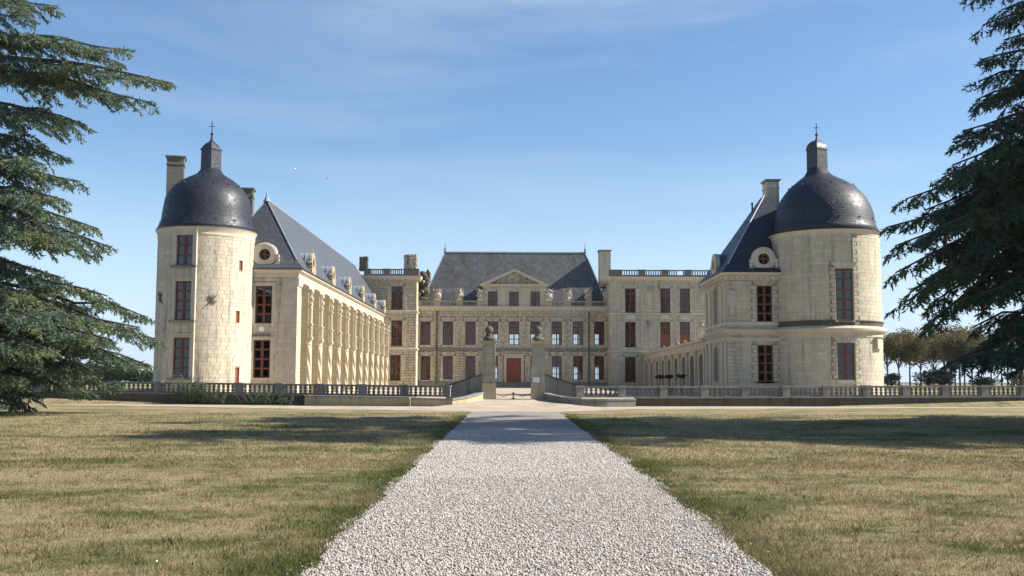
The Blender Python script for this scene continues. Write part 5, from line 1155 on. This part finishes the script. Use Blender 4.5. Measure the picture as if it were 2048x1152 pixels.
# ---------------------------------------------------------------- potted trees, weeds, birds
for k, (px, lab) in enumerate(((1319, 'potted shrub nearest the far end of the arcade'), (1338, 'potted shrub in the middle of the three before the arcade'), (1361, 'potted shrub nearest the camera of the three before the arcade'))):
    Y = 97 - 2 * k; p = at(px, 752, Y); z0_ = gz(Y); o = thing('potted_shrub', (p.x, Y, z0_), lab, 'potted plant', 'potted shrubs in the courtyard')
    MB().frustum(p.x, Y, z0_, z0_ + .5, .24, .24, .3, .3).box(p.x - .33, p.x + .33, Y - .33, Y + .33, z0_ + .5, z0_ + .56).build('tub', M_GREY, o); MB().tube([(p.x, Y, z0_ + .5), (p.x + .03, Y, z0_ + 1.3)], .035, 6).build('stem', M_BARK, o)
    c = obj('crown', np_mesh('crown', crown(420, .48, .48, .22, .07, 40 + k), 4, M_BUSH), o, T(p.x, Y, z0_ + 1.45))
def weed(px, Y, hgt, spread, n, seed, lab):
    r_ = np.random.default_rng(seed); p = at(px, 790, Y); z0_ = SLOPE * 46; o = thing('weed_clump', (p.x, Y, z0_), lab, 'plant', 'weeds in front of the balustrade'); tri = []; st = MB()
    for k in range(n):
        a = r_.uniform(0, 6.28); l = hgt * r_.uniform(.45, 1.0); rx = r_.uniform(0, spread * .35); b0 = np.array([math.cos(a) * rx * 2.2, math.sin(a) * rx * .4, 0]); tip = b0 + np.array([math.cos(a) * spread * .6 * r_.random(), math.sin(a) * .3 * r_.random(), l])
        st.tube([tuple(b0), tuple((b0 + tip) / 2 + [0, 0, .05]), tuple(tip)], [.009, .007, .004], 3, T(p.x, Y, z0_))
        m = int(l / .022); f = r_.uniform(.12, 1, m)[:, None]; q = b0 + (tip - b0) * f; d = r_.normal(size=(m, 3)); d[:, 2] = np.abs(d[:, 2]) * .6; d /= np.linalg.norm(d, axis=1, keepdims=True); s_ = np.cross(d, r_.normal(size=(m, 3))); s_ /= np.linalg.norm(s_, axis=1, keepdims=True)
        L_ = r_.uniform(.10, .26, m)[:, None] * (1.2 - .6 * f); tri.append(np.stack([q - s_ * .013, q + s_ * .013, q + d * L_], 1).reshape(-1, 3))
    st.build('stems', M_WEED, o)['kind'] = 'stuff'; fo = obj('leaves', np_mesh('leaves', np.concatenate(tri), 3, M_WEED), o, T(p.x, Y, z0_)); fo['kind'] = 'stuff'
weed(375, 65.2, 2.0, 1.5, 55, 5, 'tall feathery weed clump in front of the balustrade below the slim tower')
weed(425, 65.0, 1.35, 1.1, 34, 6, 'shorter weed clump right of the tall weed below the slim tower')
weed(520, 64.7, 1.0, 1.6, 36, 8, 'wide weed clump at the balustrade below the gallery wing windows')
weed(572, 64.55, .55, .7, 18, 9, 'small weed tuft at the right end of the balustrade weeds')
for px, py, mat_, lab, s in ((593, 340, M_BIRD, 'tiny white bird gliding above the gallery roof', 1.0), (655, 357, M_IRON, 'tiny dark bird flying right of the white bird', .5)):
    p = at(px, py, 110); mb = MB(); lump(mb, p, .14 * s, .05 * s, .06 * s, .05, 1); o = mb.build('bird', mat_); tag(o, lab, 'bird', 'birds in the sky')
    for q in (-1, 1): MB().add([p + Vector((-.06 * s, 0, .02)), p + Vector((.08 * s, 0, .02)), p + Vector((-.02 * s, .22 * q * s, .16 * s)), p + Vector((-.16 * s, .5 * q * s, .10 * s)), p + Vector((0, 0, -.01))], [(0, 1, 2), (0, 2, 3), (1, 4, 2), (0, 3, 4), (2, 4, 3)]).build('wing', mat_, o)

# ---------------------------------------------------------------- gravel stones and grass blades
rng = np.random.default_rng(5)
def path_half(y, s): return PHW + s * 0 
N = 130000
y = 6.5 + 27 * rng.random(N) ** 1.45; x = PCX + rng.uniform(-1, 1, N) * (PHW + .02); s = rng.uniform(.007, .017, N)
ex = rng.random(N) < .006; x = np.where(ex, PCX + np.sign(x - PCX) * (PHW + np.abs(rng.normal(scale=.10, size=N))), x)
el = np.array([edge_n(a, 1) for a in y]); er = np.array([edge_n(a, 4) for a in y]); t = (x - PCX) / PHW; x = x + np.where(t < 0, el * np.clip(-t, 0, 1), er * np.clip(t, 0, 1))
ov = np.array([(1, 0, 0), (0, 1, 0), (-1, 0, 0), (0, -1, 0), (0, 0, .75), (0, 0, -.75)], float); of = [(0, 1, 4), (1, 2, 4), (2, 3, 4), (3, 0, 4), (1, 0, 5), (2, 1, 5), (3, 2, 5), (0, 3, 5)]
inst = ov[None] * rng.uniform(.65, 1.35, (N, 6, 1)) + rng.normal(scale=.18, size=(N, 6, 3)); a = rng.uniform(0, 6.28, N); ca, sa = np.cos(a)[:, None], np.sin(a)[:, None]
inst = np.stack([inst[..., 0] * ca - inst[..., 1] * sa, inst[..., 0] * sa + inst[..., 1] * ca, inst[..., 2]], -1) * s[:, None, None] * (1 + .25 * (y > 18))[:, None, None]
zg = np.clip(y, 0, None) * SLOPE + .012 + .01 * (1 - np.abs(t)).clip(0, 1) + .008
inst += np.stack([x, y, zg], 1)[:, None, :]
go = bpy.data.objects.new('gravel', np_solid('gravel', ov, of, inst, M_PEBBLE)); col.objects.link(go); tag(go, 'loose pale gravel stones on the central path', 'gravel', kind='stuff')
def blades(n, ylo, yhi, pw, hlo, hhi, wid, seed, xin=None):
    r_ = np.random.default_rng(seed); y = ylo + (yhi - ylo) * r_.random(n) ** pw; xm = .53 * y + 1.0; x = r_.uniform(-1, 1, n) * xm
    if xin is not None: sg = np.sign(x); x = PCX + sg * (PHW - .05 + np.abs(r_.normal(scale=xin, size=n)))
    else:
        inside = np.abs(x - PCX) < PHW - .02; x = np.where(inside, PCX + np.sign(x - PCX) * (PHW + r_.random(n) * (xm - PHW - .3).clip(.1)), x)
    h = r_.uniform(hlo, hhi, n) * (.7 + .6 * (np.sin(x * 1.9 + 3 * np.sin(y * .8)) * np.sin(y * 1.3 + x * .4) * .5 + .5)); a = r_.uniform(0, 6.28, n); le = r_.uniform(.15, 1.1, n) * h; b = r_.uniform(0, 6.28, n)
    z = np.minimum(y, 46) * SLOPE - .004; w = wid * r_.uniform(.6, 1.4, n)
    p0 = np.stack([x - np.cos(a) * w, y - np.sin(a) * w, z], 1); p1 = np.stack([x + np.cos(a) * w, y + np.sin(a) * w, z], 1); p2 = np.stack([x + np.cos(b) * le, y + np.sin(b) * le, z + h], 1)
    return np.stack([p0, p1, p2], 1).reshape(-1, 3)
def tufts(nt, per, seed):
    r_ = np.random.default_rng(seed); yt = 8 + 32 * r_.random(nt) ** 1.3; xt = r_.uniform(-1, 1, nt) * (.53 * yt + .5); ok = np.abs(xt - PCX) > PHW + .15; yt, xt = yt[ok], xt[ok]; nt = len(yt)
    sz = r_.uniform(.6, 1.5, nt).repeat(per); x = xt.repeat(per) + r_.normal(scale=.05, size=nt * per) * sz; y = yt.repeat(per) + r_.normal(scale=.05, size=nt * per) * sz; n = nt * per
    h = r_.uniform(.05, .10, n) * sz; a = r_.uniform(0, 6.28, n); b = r_.uniform(0, 6.28, n); le = r_.uniform(.2, .9, n) * h; z = np.minimum(y, 46) * SLOPE - .004; w = .0055
    return np.stack([np.stack([x - np.cos(a) * w, y - np.sin(a) * w, z], 1), np.stack([x + np.cos(a) * w, y + np.sin(a) * w, z], 1), np.stack([x + np.cos(b) * le, y + np.sin(b) * le, z + h], 1)], 1).reshape(-1, 3)
bl = np.concatenate([tufts(1300, 26, 77), blades(210000, 6.5, 22, 1.25, .02, .055, .0045, 1), blades(130000, 20, 48, 1.1, .03, .075, .009, 2), blades(40000, 6.5, 45, 1.3, .03, .085, .006, 3, .28)])
go = bpy.data.objects.new('grass', np_mesh('grass', bl, 3, M_BLADE)); col.objects.link(go); tag(go, 'short dry lawn grass with green patches on both sides of the path', 'grass', kind='stuff')
# small white flowers, yellow blooms and dry leaves lying in the grass
def litter(name, n, size, mat, seed, lab, near=False):
    r_ = np.random.default_rng(seed); y = 8 + 22 * r_.random(n) ** 1.3; x = r_.uniform(-1, 1, n) * .5 * y; x = np.where(np.abs(x - PCX) < PHW + .1, PCX + np.sign(x - PCX) * (PHW + .15 + np.abs(r_.normal(scale=.5, size=n))), x)
    if near: x = PCX + np.sign(x - PCX) * (PHW + .1 + np.abs(r_.normal(scale=.35, size=n)))
    z = np.minimum(y, 46) * SLOPE + .035; c = np.stack([x, y, z], 1); u = r_.normal(size=(n, 3)); u[:, 2] *= .4; u /= np.linalg.norm(u, axis=1, keepdims=True); v = np.cross(u, r_.normal(size=(n, 3)) * .5 + [0, 0, 1]); v /= np.linalg.norm(v, axis=1, keepdims=True); l = (size * r_.uniform(.6, 1.4, n))[:, None]
    me = np_mesh(name, np.stack([c - u * l, c + v * l * .7, c + u * l, c - v * l * .7], 1).reshape(-1, 3), 4, mat); g = bpy.data.objects.new(name, me); col.objects.link(g); tag(g, lab, name.split('_')[-1], kind='stuff')
litter('white_flowers', 60, .011, plain('daisy_white', (.75, .75, .72), .8, .05), 3, 'tiny white daisies scattered in the lawn')
litter('yellow_flowers', 40, .011, plain('dandelion_yellow', (.6, .42, .04), .8, .1), 4, 'tiny yellow blooms along the path edge', True)
litter('dry_leaves', 200, .016, plain('dry_leaf', (.20, .10, .045), .8, .4, nscale=30), 6, 'small fallen brown leaves in the lawn')

# ---------------------------------------------------------------- air
hm, hnt, hout = newmat('haze_air'); hv = hnt.nodes.new('ShaderNodeVolumePrincipled'); hv.inputs['Color'].default_value = (.82, .90, 1, 1); hv.inputs['Density'].default_value = .00009; hv.inputs['Anisotropy'].default_value = .2
hnt.links.new(hv.outputs[0], hout.inputs['Volume'])
tag(MB().box(-4000, 4000, -120, 3800, -1.5, 36).build('haze', hm), kind='stuff')
